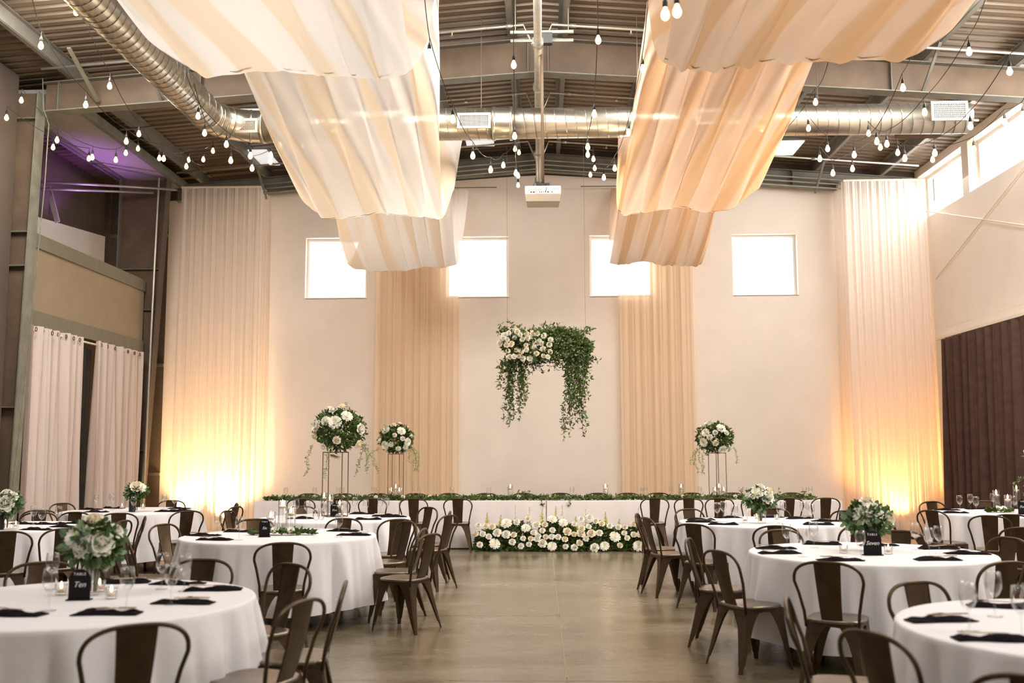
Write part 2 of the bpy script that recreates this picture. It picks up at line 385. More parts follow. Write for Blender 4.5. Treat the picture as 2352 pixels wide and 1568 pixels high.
# rigid frames: tapered rafters (web, flanges, stiffeners)
def frame(Y, mw, half=(-7.3, 7.5), kd=.42, rd=.50, t=.02, fw=.22):
    for sx in (0, 1):
        xe = half[sx]; r = thing('rafter', (0, 0, 0)); r.parent = ce
        zt0, zt1 = roof(0) - .23, roof(xe) - .23; zb0, zb1 = zt0 - rd, zt1 - kd
        k = MB(); k.add([(0, Y - t / 2, zb0), (xe, Y - t / 2, zb1), (xe, Y - t / 2, zt1), (0, Y - t / 2, zt0), (0, Y + t / 2, zb0), (xe, Y + t / 2, zb1), (xe, Y + t / 2, zt1), (0, Y + t / 2, zt0)],
                        [(0, 1, 2, 3), (7, 6, 5, 4), (0, 4, 5, 1), (2, 6, 7, 3), (1, 5, 6, 2), (0, 3, 7, 4)]); k.ob('web', mw, r)
        MB().beam((0, Y, zb0 - .008), (xe, Y, zb1 - .008), fw, .016).ob('flange', M['flange'], r)
        MB().beam((0, Y, zt0 + .008), (xe, Y, zt1 + .008), fw, .016).ob('flange', M['steel'], r)
        for q in (.02, .35, .68, .97):
            x = xe * q; MB().box((x - .006, Y - .1, zb0 + (zb1 - zb0) * q), (x + .006, Y + .1, zt0 + (zt1 - zt0) * q)).ob('stiffener', M['steel'], r)
frame(14.1, M['steel2']); frame(19.75, M['steel'], (-7.4, 7.5), .30, .34, fw=.16); frame(7.6, M['steel2']); frame(1.0, M['steel2'])
# flange braces
for px, py, Y2, qx, qy in ((158, 110, 13.3, 225, 232),):
    MB().beam(P(px, py, Y=13.0), P(qx, qy, Y=14.0), .05, .03).ob('flange_brace', M['band'], ce)
for x in (-5.55, -2.95, 2.95, 5.55):
    for Y in (14.1, 19.75):
        MB().beam((x, Y - .75, roof(x) - .2), (x, Y - .05, roof(x) - .66), .04, .03).ob('flange_brace', M['steel'], ce)
# pale liner strip beside the eave on the left
MB().box((-8.15, 14.3, 6.93), (-7.28, 19.9, 7.0)).ob('soffit_strip', M['panel'], ce)
MB().box((-7.28, 14.3, 6.9), (-7.2, 19.9, 7.06)).ob('soffit_channel', M['flange'], ce)
MB().box((-8.23, 14.3, 6.9), (-8.15, 19.9, 7.06)).ob('soffit_channel', M['steel'], ce)
# skylight diffusers set under the deck
for x, y0, w_, l_ in ((-5.45, 18.3, .55, 1.0), (-1.15, 18.3, .55, 1.0), (4.75, 18.3, .5, .9), (-1.95, 13.0, .5, 2.2), (-1.95, 9.0, .5, 2.2), (-4.85, 16.2, .4, 1.2)):
    z = roof(abs(x) + w_ / 2) - .05
    MB().box((x - w_ / 2, y0, z - .02), (x + w_ / 2, y0 + l_, z)).ob('skylight', M['skylight'], ce)

# ------------------------------------------------------------------ columns
def column(Yc, xo, xi_b, xi_t, zt, label, mw, stiff, mf=None):
    r = thing('steel_column', (xo, Yc, 0), label, 'column'); k = MB(); t = .02; hb = 0
    a, b, c = 0, xi_b - xo, xi_t - xo
    k.add([(a, -t, 0), (b, -t, 0), (c, -t, zt), (a, -t, zt), (a, t, 0), (b, t, 0), (c, t, zt), (a, t, zt)], [(0, 1, 2, 3), (7, 6, 5, 4), (0, 4, 5, 1), (1, 5, 6, 2), (2, 6, 7, 3), (3, 7, 4, 0)])
    k.ob('web', mw, r)
    MB().beam((b + .01, 0, 0), (c + .01, 0, zt), .24, .02).ob('flange', M['flange'], r) if False else None
    k = MB(); k.add([(b, -.12, 0), (b + .02, -.12, 0), (b + .02, .12, 0), (b, .12, 0), (c, -.12, zt), (c + .02, -.12, zt), (c + .02, .12, zt), (c, .12, zt)],
                    [(0, 3, 2, 1), (4, 5, 6, 7), (0, 1, 5, 4), (1, 2, 6, 5), (2, 3, 7, 6), (3, 0, 4, 7)]); k.ob('flange', mf or M['flange'], r)
    k = MB().box((-.02, -.12, 0), (0, .12, zt)); k.ob('flange', M['steel'], r)
    for z in stiff:
        xx = b + (c - b) * z / zt; MB().box((0, -.11, z), (xx, 0, z + .015)).ob('stiffener', M['steel'], r)
    MB().box((-.06, -.16, 0), (b + .06, .16, .02)).ob('base_plate', M['steel'], r)
    return r
column(14.1, -7.95, P(26, 1135, Y=14.1).x, P(95, 215, Y=14.1).x, 6.86, 'tapered brown steel column at the left edge with pale inner flange', M['steel2'], (4.25, 4.75, 6.45, 2.2))
column(18.98, -8.2, -7.62, -7.30, 6.9, 'dark steel column in the far left corner beside the white drape', M['steel2'], (4.3, 5.1, 1.6), M['dark'])
cd = MB().tube([(-7.42, 18.8, 6.9), (-7.46, 18.8, 4), (-7.50, 18.8, .02)], .022, 8).ob('conduit', M['pipe']); tag(cd, 'thin vertical conduit running down the dark far left corner column', 'pipe')
cd = MB().tube([P(98, 180, Y=13.9), P(100, 250, Y=13.9), P(112, 285, Y=13.9), P(103, 420, Y=13.9), P(70, 760, Y=13.9), P(28, 1128, Y=13.9)], .008, 6, ).ob('cable', M['flange'])
tag(cd, 'pale cable running down the inner edge of the left steel column', 'cable')

# ------------------------------------------------------------------ pipes in the roof
def pipe(name, pts, r, label, group=None, couplings=(), cat='pipe'):
    t = thing(name, (0, 0, 0), label, cat, group); MB().tube(pts, r, 10).ob('pipe_run', M['pipe'], t, True)
    for a, b in couplings: MB().tube([a, b], r * 1.45, 10).ob('coupling', M['pipe'], t, True)
    return t
zp = 6.93
pipe('main_pipe', [(.0, 2, zp), (.0, 19.6, zp), (.0, 19.7, zp - .08), (.0, 19.7, zp - .3)], .055, 'thick sprinkler main running along the roof ridge', couplings=[((0, y, zp), (0, y + .12, zp)) for y in (9.2, 12.6, 14.2, 17.5, 19.3)])
for Y in (13.35, 16.0, 18.6):
    pts = [(x, Y, roof(x) - .30 - (.0 if abs(x) > .3 else .0)) for x in (-7.0, -3.5, -.2)] + [(-.12, Y, 7.3), (0, Y, 7.02), (.12, Y, 7.3)] + [(x, Y, roof(x) - .30) for x in (.2, 3.5, 7.2)]
    cp = [((x, Y, roof(x) - .3), (x + .09, Y, roof(x + .09) - .3)) for x in (-5.2, -3.0, -.45, .45, 3.0, 5.2)]
    tp = pipe('sprinkler_pipe', pts, .019, {13.35: 'nearest thin sprinkler branch pipe crossing under the roof', 16.0: 'middle sprinkler branch pipe crossing under the roof', 18.6: 'farthest sprinkler branch pipe crossing near the end wall'}[Y], 'sprinkler branch pipes', cp)
    for x in (-4.4, -1.2, 1.3, 4.4):
        MB().lathe([(.0, 0), (.012, 0), (.012, -.05), (.028, -.06), (0, -.062)], 8, (x, Y, roof(x) - .31)).ob('sprinkler_head', M['pipe'], tp)
for i in range(3):
    dz = -.40 - .09 * i
    pts = [(x, 19.55, roof(x) + dz) for x in (-7.0, -4, 0, 4, 6.0 + .15 * i)] + [(6.2 + .15 * i, 19.55, roof(6.2) + dz - .1), (6.2 + .15 * i, 19.55, 6.93)]
    cd = MB().tube(pts, .014, 6).ob('conduit', M['pipe'], smooth=True)
    tag(cd, ['topmost', 'middle', 'lowest'][i] + ' of three thin conduits above the end wall', 'pipe', 'conduits above the end wall')
for i, (a, b) in enumerate((((95, 417), (402, 435)), ((95, 433), (352, 443)))):
    cd = MB().tube([P(*a, Y=17.2), P(*b, Y=18.7)], .022, 8).ob('loft_pipe', M['pipe'], smooth=True)
    tag(cd, ['upper', 'lower'][i] + ' violet-lit pipe in the dark loft at left', 'pipe', 'violet-lit loft pipes')
cd = MB().beam(P(104, 402, Y=17.6), P(132, 510, Y=17.6), .09, .03).ob('loft_brace', M['panel']); tag(cd, 'violet-lit diagonal strut in the dark loft at left', 'brace')
for i, (a, b) in enumerate((((2150, 640, 19.2), (2352, 384, 15.6)), ((2120, 484, 19.4), (2352, 517, 15.6)))):
    pa = P(*a[:2], X=XR - .05); pb = P(*b[:2], X=XR - .05); d = (pb - pa)
    cd = MB().tube([pa, pb + d * .5], .013, 6).ob('brace_rod', M['offwhite'], smooth=True)
    tag(cd, ['steep diagonal brace rod on the upper right wall', 'shallow diagonal brace rod on the upper right wall'][i], 'rod', 'brace rods on the right wall')
# conduit and header rail above the right curtain
cd = MB().tube([(XR - .03, 12, 3.83), (XR - .03, 19.0, 3.83)], .012, 6).ob('conduit', M['pipe']); tag(cd, 'thin conduit above the dark right curtain', 'pipe')
wr = bpy.data.objects['wall_right']
MB().box((XR - .1, 12, 3.68), (XR, 19.0, 3.82)).ob('header_board', M['wall'], wr)
rl = MB().box((XR - .2, 12.0, 3.62), (XR - .12, 18.85, 3.665)).ob('curtain_track', M['offwhite']); tag(rl, 'white curtain track above the dark right curtain', 'rail')

# ------------------------------------------------------------------ spiral duct
DZ, DR, DY, DX = 6.13, .223, 13.55, -4.50
dt = thing('spiral_duct', (0, 0, 0), 'galvanised spiral air duct running down the left and across the hall', 'duct')
MB().tube([(DX, 1, DZ), (DX, DY - .62, DZ)], DR, 40).ob('duct_section', M['duct'], dt, True)
arc = [(DX + .6 - .6 * math.cos(a), DY - .6 + .6 * math.sin(a), DZ) for a in [PI / 2 * i / 6 for i in range(7)]]
MB().tube(arc, DR, 40, cap=False).ob('elbow', M['duct'], dt, True)
MB().tube([(DX + .62, DY, DZ), (-.62, DY, DZ)], DR, 40).ob('duct_section', M['duct'], dt, True)
MB().tube([(-.62, DY, DZ), (-.38, DY, DZ)], [DR, DR - .012], 40, cap=False).ob('reducer', M['duct'], dt, True)
MB().tube([(-.38, DY, DZ), (5.95, DY, DZ)], DR - .012, 40).ob('duct_section', M['duct'], dt, True)
k = MB()
def helix(a, b, n, r):
    a, b = Vector(a), Vector(b); d = (b - a).normalized(); u = Vector((0, 0, 1)); w = d.cross(u); N = n * 20
    return [a + (b - a) * i / N + (u * math.cos(2 * PI * i / 20) + w * math.sin(2 * PI * i / 20)) * r for i in range(N + 1)]
k.tube(helix((DX, 2.5, DZ), (DX, DY - .62, DZ), 80, DR), .005, 4)
k.ob('spiral_seam', M['seam'], dt, kind='stuff')
k = MB(); k.tube(helix((DX + .62, DY, DZ), (-.62, DY, DZ), 24, DR), .005, 4); k.tube(helix((-.38, DY, DZ), (5.95, DY, DZ), 44, DR - .012), .005, 4); k.ob('spiral_seam', M['seam'], dt, kind='stuff')
for p in ((DX + .62, DY), (-2.95, DY), (-.62, DY), (-.38, DY), (2.2, DY)):
    MB().tube([(p[0] - .02, p[1], DZ), (p[0] + .02, p[1], DZ)], DR + .012, 40).ob('joint_band', M['duct'], dt, True)
for i in (0, 1, 2, 3, 5, 6):
    a = PI / 2 * i / 6; c = Vector((DX + .6 - .6 * math.cos(a), DY - .6 + .6 * math.sin(a), DZ)); d = Vector((math.sin(a), math.cos(a), 0))
    MB().tube([c - d * .012, c + d * .012], DR + .008, 40).ob('elbow_band', M['duct'], dt, True)
for x in (-3.4, -.8, 1.4, 3.9):
    MB().tube([(x, DY, DZ + DR), (x, DY, roof(x) - .02)], .006, 5).ob('hanger', M['wire'], dt)
vents = [(517, 592, 272, 305, 'air grille on the duct near the left elbow'), (1050, 1127, 259, 295, 'air grille on the duct left of the projector pole'),
         (1598, 1670, 252, 286, 'air grille seen through the right hanging drape'), (2140, 2222, 232, 277, 'boxed air grille at the right end of the duct')]
for i, (x0, x1, y0, y1_, lab) in enumerate(vents):
    a, b = P(x0, y1_, Y=DY - .26), P(x1, y0, Y=DY - .26); w_, h_ = (b.x - a.x) / 2, (b.z - a.z) / 2
    v = thing('air_vent', ((a.x + b.x) / 2, DY - .26, (a.z + b.z) / 2), 'white rectangular ' + lab, 'vent', 'white grilles on the duct')
    MB().box((-w_ - .0, 0, -h_ + .02), (w_, .16, h_ - .02)).ob('vent_box', M['duct'], v)
    f = .035; k = MB(); k.box((-w_, -.012, -h_), (-w_ + f, .004, h_)).box((w_ - f, -.012, -h_), (w_, .004, h_)).box((-w_ + f, -.012, -h_), (w_ - f, .004, -h_ + f)).box((-w_ + f, -.012, h_ - f), (w_ - f, .004, h_))
    k.ob('vent_frame', M['offwhite'], v)
    k = MB()
    n = 20
    for j in range(1, n): x = -w_ + f + (2 * (w_ - f)) * j / n; k.box((x - .0024, -.008, -h_ + f), (x + .0024, -.002, h_ - f))
    for j in range(1, 7): z = -h_ + f + 2 * (h_ - f) * j / 7; k.box((-w_ + f, -.006, z - .002), (w_ - f, -.001, z + .002))
    k.ob('grille', M['offwhite'], v, kind='stuff')
    MB().box((-w_ + f, -.0005, -h_ + f), (w_ - f, .001, h_ - f)).ob('vent_back', M['black'], v)
ez = P(2150, 300, Y=13.7).z
MB().box((5.12, DY - .05, ez), (5.72, DY + .5, ez + .12)).ob('end_box', M['steel2'], dt)

# ------------------------------------------------------------------ projector on its pole
pc = P(1247, 450, Y=13.0)
st = thing('projector_mount', (pc.x, 13.0, pc.z), 'slim black ceiling pole carrying the projector', 'mount')
MB().tube([(0, 0, .16), (0, 0, 7.2 - pc.z)], .021, 12).ob('pole', M['steel2'], st, True)
MB().box((-.09, -.07, .125), (.09, .07, .16)).ob('mount_plate', M['blackm'], st)
MB().beam((-.43, 0, 7.22 - pc.z), (.43, 0, 7.22 - pc.z), .04, .04).ob('strut_channel', M['flange'], st)
MB().beam((-.43, .12, 7.15 - pc.z), (.43, .12, 7.15 - pc.z), .04, .04).ob('strut_channel', M['flange'], st)
MB().box((-.03, -.05, 7.05 - pc.z), (.14, .05, 7.2 - pc.z)).ob('clamp', M['black'], st)
for x in (-.36, .36): MB().tube([(x, 0, 7.2 - pc.z), (x, 0, roof(.4) - .02 - pc.z)], .008, 6).ob('hanger_rod', M['wire'], st)
pr = thing('projector', (pc.x, 13.0, pc.z), 'white ceiling projector with rear vents and sockets', 'projector')
me = MB(); me.add([(-.237, -.17, -.02), (.237, -.17, -.02), (.225, .2, -.055), (-.225, .2, -.055), (-.237, -.17, .095), (.237, -.17, .095), (.225, .2, .105), (-.225, .2, .105)],
      [(0, 3, 2, 1), (4, 5, 6, 7), (0, 1, 5, 4), (1, 2, 6, 5), (2, 3, 7, 6), (3, 0, 4, 7)])
o = me.ob('body', M['white'], pr); bv = o.modifiers.new('b', 'BEVEL'); bv.width = .012; bv.segments = 3
me = MB(); me.add([(-.23, -.165, -.022), (.23, -.165, -.022), (.22, .2, -.056), (-.22, .2, -.056), (-.222, -.12, -.10), (.222, -.12, -.10), (.212, .19, -.11), (-.212, .19, -.11)],
      [(3, 2, 1, 0), (4, 5, 6, 7)[::-1], (0, 4, 5, 1)[::-1], (1, 5, 6, 2)[::-1], (2, 6, 7, 3)[::-1], (3, 7, 4, 0)[::-1]])
me.ob('base_cover', M['offwhite'], pr)
for a, n in ((-.185, 6), (.135, 3)):
    for i in range(n): MB().box((a + i * .029, -.174, .035), (a + i * .029 + .019, -.169, .082)).ob('vent_slot', M['panel'], pr)
for i, (x, w_) in enumerate(((-.155, .012), (-.12, .014), (-.09, .004), (-.04, .006), (-.015, .006), (.01, .004), (.035, .007), (.068, .012), (.12, .006))):
    MB().box((x - w_, -.174, .004), (x + w_, -.169, .018)).ob('socket', M['black'], pr)
MB().tube([(.035, -.175, .012), (.045, -.2, .06), (.05, -.1, .13), (.0, 0, .15)], .004, 6).ob('lead', M['black'], pr, True)
MB().tube([(-.13, -.1, .105), (-.11, -.09, .16), (-.06, -.05, .17), (-.02, 0, .14)], .005, 6).ob('lead', M['black'], pr, True)

# ------------------------------------------------------------------ hanging swags
def smooth(t): t = max(0, min(1, t)); return t * t * (3 - 2 * t)
def swag(side, Y0, Y1, Yl, ztop, zlow, xin_t, xin_b, xout_t, xout_b, seed, m, parent, lift=.5):
    """one length of chiffon hung between two cross wires; folds fan towards the low point"""
    rnd = random.Random(seed); ph = [rnd.uniform(0, 6.28) for _ in range(6)]; sk = lift * .55 + .05
    def fn(u, v):
        # v along the hall; s = 1 at the low point
        if v < .5: a = v / .5; Y = Y0 + (Yl - Y0) * (1 - (1 - a) ** 1.35) ; s = 1 - (1 - a) ** 2.1
        else: a = (v - .5) / .5; Y = Yl + (Y1 - Yl) * a ** 1.35; s = 1 - a ** 2.1
        xi = xin_t + (xin_b - xin_t) * s; xo = xout_t + (xout_b - xout_t) * s
        uu = u + .035 * s * math.sin(5.3 * u + ph[0]) - .05 * s * math.sin(PI * u)
        x = xi + (xo - xi) * uu
        e = max(0, (u - .76) / .24); ei = max(0, (.08 - u) / .08)
        zl = zlow + lift * e ** 2.2 + .08 * ei + .04 * math.sin(7 * u + ph[1]) + .012 * math.sin(19 * u + ph[2])
        z = ztop + (zl - ztop) * s
        uk = u + sk * s; w1 = uk + .08 * math.sin(4.2 * uk + ph[3]); fold = (.6 + .4 * s) * (abs(math.sin(PI * 5.6 * w1 + ph[3])) * 1.8 - .85 + .4 * math.sin(2 * PI * 7.1 * uk + ph[4]) + .16 * math.sin(2 * PI * 17 * uk))
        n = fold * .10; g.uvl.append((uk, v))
        Y += n * (1 if v < .5 else -1) * (1 - .75 * s ** 3); z -= abs(n) * .18 * s
        x += .03 * math.sin(2 * PI * 7 * u + ph[5]) * side
        return (side * x, Y, z)
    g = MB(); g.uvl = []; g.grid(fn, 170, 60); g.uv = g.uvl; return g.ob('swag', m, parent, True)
for side, m, lab in ((-1, M['swagl'], 'left'), (1, M['swagr'], 'right')):
    t = thing('ceiling_drape', (0, 0, 0), ('ivory chiffon swags with painted fold shade hung from the roof left of the aisle' if side < 0 else 'chiffon swags with painted warm light and fold shade hung from the roof right of the aisle'), 'drapery', 'chiffon swags under the roof')
    dx = 0 if side < 0 else .02
    if side < 0:
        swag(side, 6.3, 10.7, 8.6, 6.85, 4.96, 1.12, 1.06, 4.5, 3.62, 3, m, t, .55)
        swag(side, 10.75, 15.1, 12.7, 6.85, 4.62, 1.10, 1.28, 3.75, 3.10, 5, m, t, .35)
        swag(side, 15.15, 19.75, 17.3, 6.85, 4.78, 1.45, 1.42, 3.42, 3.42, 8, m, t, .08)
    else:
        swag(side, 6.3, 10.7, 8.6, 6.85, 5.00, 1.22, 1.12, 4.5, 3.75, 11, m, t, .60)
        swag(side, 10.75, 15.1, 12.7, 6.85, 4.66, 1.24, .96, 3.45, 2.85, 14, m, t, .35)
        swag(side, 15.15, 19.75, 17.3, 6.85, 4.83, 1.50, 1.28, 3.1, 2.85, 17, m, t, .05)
    for Y in (6.3, 10.72, 15.12, 19.76):
        MB().tube([(side * .85, Y, 6.9), (side * 4.3, Y, 6.9)], .01, 6).ob('support_wire', M['wire'], t)

# ------------------------------------------------------------------ wall drapes
def gathered(pts, zt, zb, n, amp, seed, m, parent, name='cloth', flare=0, nz=24, uvs=False, topamp=.6):
    """cloth hung along the polyline pts (x,y at the top), with n pleats"""
    rnd = random.Random(seed); L = [0]
    for a, b in zip(pts, pts[1:]): L.append(L[-1] + math.hypot(b[0] - a[0], b[1] - a[1]))
    ph = [rnd.uniform(0, 6.28) for _ in range(5)]; cx = sum(p[0] for p in pts) / len(pts)
    def fn(u, v):
        d = u * L[-1]; i = 0
        while i < len(L) - 2 and d > L[i + 1]: i += 1
        f = (d - L[i]) / (L[i + 1] - L[i]); a, b = pts[i], pts[i + 1]
        x, y = a[0] + (b[0] - a[0]) * f, a[1] + (b[1] - a[1]) * f
        nx, ny = -(b[1] - a[1]), b[0] - a[0]; l = math.hypot(nx, ny); nx /= l; ny /= l
        w = math.sin(2 * PI * (n * u + .25 * math.sin(3 * u * PI + ph[0]) * v) + ph[1]) + .6 * math.sin(2 * PI * n * 1.7 * u + ph[2] + .6 * v) + .35 * math.sin(2 * PI * n * 3.1 * u + ph[3])
        k = amp * w * (topamp + (1 - topamp) * v)
        tx, ty = (b[0] - a[0]) / l, (b[1] - a[1]) / l
        x += nx * k + tx * .25 * amp * math.cos(2 * PI * n * u * 2 + ph[4]); y += ny * k
        x += flare * v * (x - cx)
        return (x, y, zt + (zb - zt) * v)
    return MB().grid(fn, max(60, int(n * 14)), nz, uv=uvs).ob(name, m, parent, True)
def wall_drape(name, label, cat, pts, zt, zb, n, amp, seed, m, group=None, flare=0):
    t = thing(name, (pts[0][0], pts[0][1], 0), label, cat, group)
    P0 = [(a - pts[0][0], b - pts[0][1]) for a, b in pts]
    c = gathered(P0, zt, zb, n, amp, seed, m, t, 'cloth', flare)
    MB().tube([(a, b, zt) for a, b in P0], .02, 8).ob('curtain_pole', M['offwhite'], t)
    return t
zl = P(480, 430, Y=19.4).z; zr = P(2040, 414, Y=19.4).z
wall_drape('wall_drape', 'tall white sheer drape glowing amber in the left corner', 'drapery', [(-7.20, 19.75), (-7.18, 19.38), (-5.58, 19.40), (-5.55, 19.93)], zl, .02, 17, .020, 1, M['sheerw'], 'sheers on the end wall', .03)
wall_drape('wall_drape', 'tall white sheer drape glowing amber in the right corner', 'drapery', [(5.98, 19.93), (6.02, 19.38), (7.60, 19.36)], zr, .02, 17, .020, 2, M['sheerw'], 'sheers on the end wall')
wall_drape('wall_drape', 'beige sheer drape on the end wall left of centre', 'drapery', [(-3.32, 19.86), (-1.62, 19.86)], 6.9, .02, 9, .026, 3, M['sheert'], 'sheers on the end wall')
wall_drape('wall_drape', 'beige sheer drape on the end wall right of centre', 'drapery', [(1.58, 19.86), (3.10, 19.86)], 6.9, .02, 8, .026, 4, M['sheert'], 'sheers on the end wall')
for x, lab in ((-6.95, 'left can light of two at the foot of the left corner drape'), (-6.15, 'right can light of two at the foot of the left corner drape'), (6.85, 'can light at the foot of the right corner drape')):
    u = thing('uplight', (x, 19.62, 0), lab, 'lamp', 'uplights behind the corner drapes')
    MB().lathe([(.0, .05), (.07, .05), (.085, .2), (.075, .2), (.06, .08), (0, .08)], 20).ob('can', M['blackm'], u, True)
    MB().box((-.09, -.02, 0), (.09, .02, .01)).box((-.1, -.01, 0), (-.09, .01, .13)).box((.09, -.01, 0), (.1, .01, .13)).ob('yoke', M['blackm'], u)
# right velvet curtain
t = thing('curtain', (7.46, 18.55, 0), 'heavy espresso velvet curtain on the right wall', 'curtain')
gathered([(0, 0), (0, -6.3)], 3.60, .01, 20, .075, 6, M['velvet'], t, 'velvet_panel', topamp=.45)
# left white grommet curtains and dark liner
def grommets(t, y0, y1, z, n):
    for i in range(n):
        y = y0 + (y1 - y0) * (i + .5) / n + random.uniform(-.03, .03)
        k = MB().tube([(.05, y + .028 * math.cos(a), z + .028 * math.sin(a)) for a in [2 * PI * j / 14 for j in range(14)]], .008, 6, closed=True); k.ob('grommet', M['steel2'], t, True)
for i, (ya, yb, lab) in enumerate(((14.45, 16.15, 'nearer pale grommet curtain hanging in the left opening'), (16.68, 18.62, 'farther pale grommet curtain hanging in the left opening'))):
    t = thing('curtain', (-7.58, ya, 0), lab, 'curtain', 'pale grommet curtains')
    gathered([(0, 0), (0, yb - ya)], 3.46, .02, 6, .085, 20 + i, M['grommetcloth'], t, 'cloth_panel', topamp=.55)
    grommets(t, 0, yb - ya, 3.40, 7)
t = thing('curtain', (-7.72, 16.05, 0), 'charcoal curtain showing between the two pale grommet curtains', 'curtain'); gathered([(0, 0), (0, .8)], 3.32, .02, 4, .04, 31, M['darkcurtain'], t, 'cloth_panel')
rd = MB().tube([(-7.60, 14.3, 3.40), (-7.60, 18.7, 3.40)], .018, 8).ob('curtain_rod', M['offwhite'], smooth=True); tag(rd, 'white rod carrying the pale curtains on the left', 'rod')
# ------------------------------------------------------------------ round tables and cloths
TR, TH = .915, .76
TDEF = dict(
    TL1=(183, 1378, 'the Ten sign table'), TL2=(641, 1229, 'the Six sign table'), TL3=(768, 1188, 'the Five sign table'),
    TL4=(302, 1172, 'the table by the pale curtains'), TL5=(15, 1209, 'the left-edge flower table'),
    TR1=(2562, 1442, 'the lower right corner table'), TR2=(1997, 1268, 'the Seven sign table'),
    TR3=(1750, 1197, 'the clear vase table'), TR4=(2308, 1176, 'the table by the dark curtain'))
TL_ = dict(TL1='round folding table nearest at left under the Ten sign cloth', TL2='round folding table under the cloth with the Six sign', TL3='round folding table under the cloth with the Five sign',
    TL4='round folding table under the cloth by the pale curtains', TL5='round folding table cut by the left edge of the view', TR1='round folding table cut by the lower right corner',
    TR2='round folding table under the cloth with the Seven sign', TR3='round folding table under the cloth with the clear flower vase', TR4='round folding table under the cloth by the dark curtain')
T = {}
def round_cloth(seed, drop=.61, R=TR + .006):
    rnd = random.Random(seed); ph = [rnd.uniform(0, 6.28) for _ in range(8)]; mb = MB(); n = 300
    rings = [(0, 0), (.5, 0), (.9, 0), (1, 0)]
    prof = [(R * .5, 0, 0), (R - .02, 0, 0), (R - .006, -.002, 0), (R, -.010, 0), (R + .002, -.03, .05), (R + .008, -.08, .22), (R + .016, -.18, .5), (R + .03, -.32, .8), (R + .045, -.46, .92), (R + .06, -drop + .012, 1), (R + .061, -drop, 1)]
    mb.v.append((0, 0, .0))
    for r, z, k in prof:
        for i in range(n):
            a = 2 * PI * i / n
            w = 1.5 * abs(math.sin(7 * a + ph[0] + 1.2 * math.sin(2 * a + ph[1]))) + .9 * abs(math.sin(12 * a + ph[2] + .9 * math.sin(3 * a + ph[3]))) + .22 * math.sin(31 * a + ph[4]) - 1.35
            rr = r + k * .062 * w + k * .004; zz = z + (.012 * math.sin(5 * a + ph[5]) + .008 * w) * k
            mb.v.append((rr * math.cos(a), rr * math.sin(a), zz))
    for i in range(n): mb.f.append((0, 1 + i, 1 + (i + 1) % n))
    for j in range(len(prof) - 1):
        for i in range(n):
            a, b = 1 + j * n + i, 1 + j * n + (i + 1) % n; mb.f.append((a, a + n, b + n, b))
    return mb
proto_t = None
for si, (k, (px, py, nm)) in enumerate(TDEF.items()):
    c = P(px, py, z=TH + .005); T[k] = c; c.z = 0
    if proto_t is None:
        t = proto_t = thing('round_table', (c.x, c.y, 0), TL_[k], 'table', 'round banquet tables')
        MB().lathe([(0, .735), (TR - .01, .735), (TR, .742), (TR, .752), (TR - .01, .758), (0, .758)], 64).ob('tabletop', M['ply'], t, A40)
        MB().lathe([(TR - .13, .715), (TR - .09, .715), (TR - .09, .735), (TR - .13, .735), (TR - .13, .715)], 48).ob('apron_ring', M['tleg'], t)
        for q in range(4):
            a = PI / 4 + q * PI / 2; x, y = math.cos(a), math.sin(a)
            MB().tube([(.48 * x, .48 * y, .735), (.62 * x, .62 * y, .0)], .016, 8).ob('leg', M['tleg'], t, True)
        MB().tube([(.5, -.5, .3), (-.5, -.5, .3)], .011, 6).ob('brace', M['tleg'], t)
    else:
        t = copy_tree(proto_t); t.location = (c.x, c.y, 0); t.rotation_euler.z = si * .5; t['label'] = TL_[k]
    cl_ = round_cloth(40 + si).ob('tablecloth', M['linen'], None, True); cl_.location = (c.x, c.y, TH + .003)
    tag(cl_, 'white floor-length linen draped over ' + nm, 'tablecloth', 'white round tablecloths')
ZT = TH + .004

# ------------------------------------------------------------------ head table (four rectangular tables in a row)
HY0, HY1 = P(1250, 1150, z=.765).y, P(1250, 1150, z=.765).y + .76
hx0, hx1 = P(583, 1150, Y=HY0).x, P(1936, 1149, Y=HY0).x
def rect_cloth(w, d, seed, drop=.745, el=True, er=True):
    rnd = random.Random(seed); ph = [rnd.uniform(0, 6.28) for _ in range(6)]; path = []; mb = MB(); r = .02
    n1, n2 = 90, 26
    pts = []
    for i in range(n1): pts.append((-w / 2 + w * i / n1, -d / 2, 0, -1))
    for i in range(n2): pts.append((w / 2, -d / 2 + d * i / n2, 1, 0))
    for i in range(n1): pts.append((w / 2 - w * i / n1, d / 2, 0, 1))
    for i in range(n2): pts.append((-w / 2, d / 2 - d * i / n2, -1, 0))
    N = len(pts); mb.v.append((0, 0, 0)); L = 0; acc = []
    for i in range(N): acc.append(L); L += math.hypot(pts[(i + 1) % N][0] - pts[i][0], pts[(i + 1) % N][1] - pts[i][1])
    for z, k, o in ((0, 0, -.01), (-.004, 0, 0), (-.02, .02, .002), (-.10, .25, .006), (-.28, .6, .012), (-.5, .9, .02), (-drop, 1, .028)):
        for i, (x, y, nx, ny) in enumerate(pts):
            s = acc[i]; cr = min(abs(abs(x) - w / 2) + abs(abs(y) - d / 2), .12) / .12; cr = 1 - cr
            wv = .010 * math.sin(9 * s + ph[0]) + .008 * math.sin(23 * s + ph[1]) + .05 * cr * k
            if abs(nx) > .5: wv = min(wv, .006)
            mx, my = nx, ny
            if cr > 0 and abs(ny) > .5: mx = math.copysign(cr * .0, x)
            mb.v.append((x + mx * (o + wv * k), y + my * (o + wv * k), z))
    for i in range(N): mb.f.append((0, 1 + i, 1 + (i + 1) % N))
    for j in range(6):
        for i in range(N): a, b = 1 + j * N + i, 1 + j * N + (i + 1) % N; mb.f.append((a, a + N, b + N, b))
    return mb
nm4 = ['far left', 'centre left', 'centre right', 'far right']
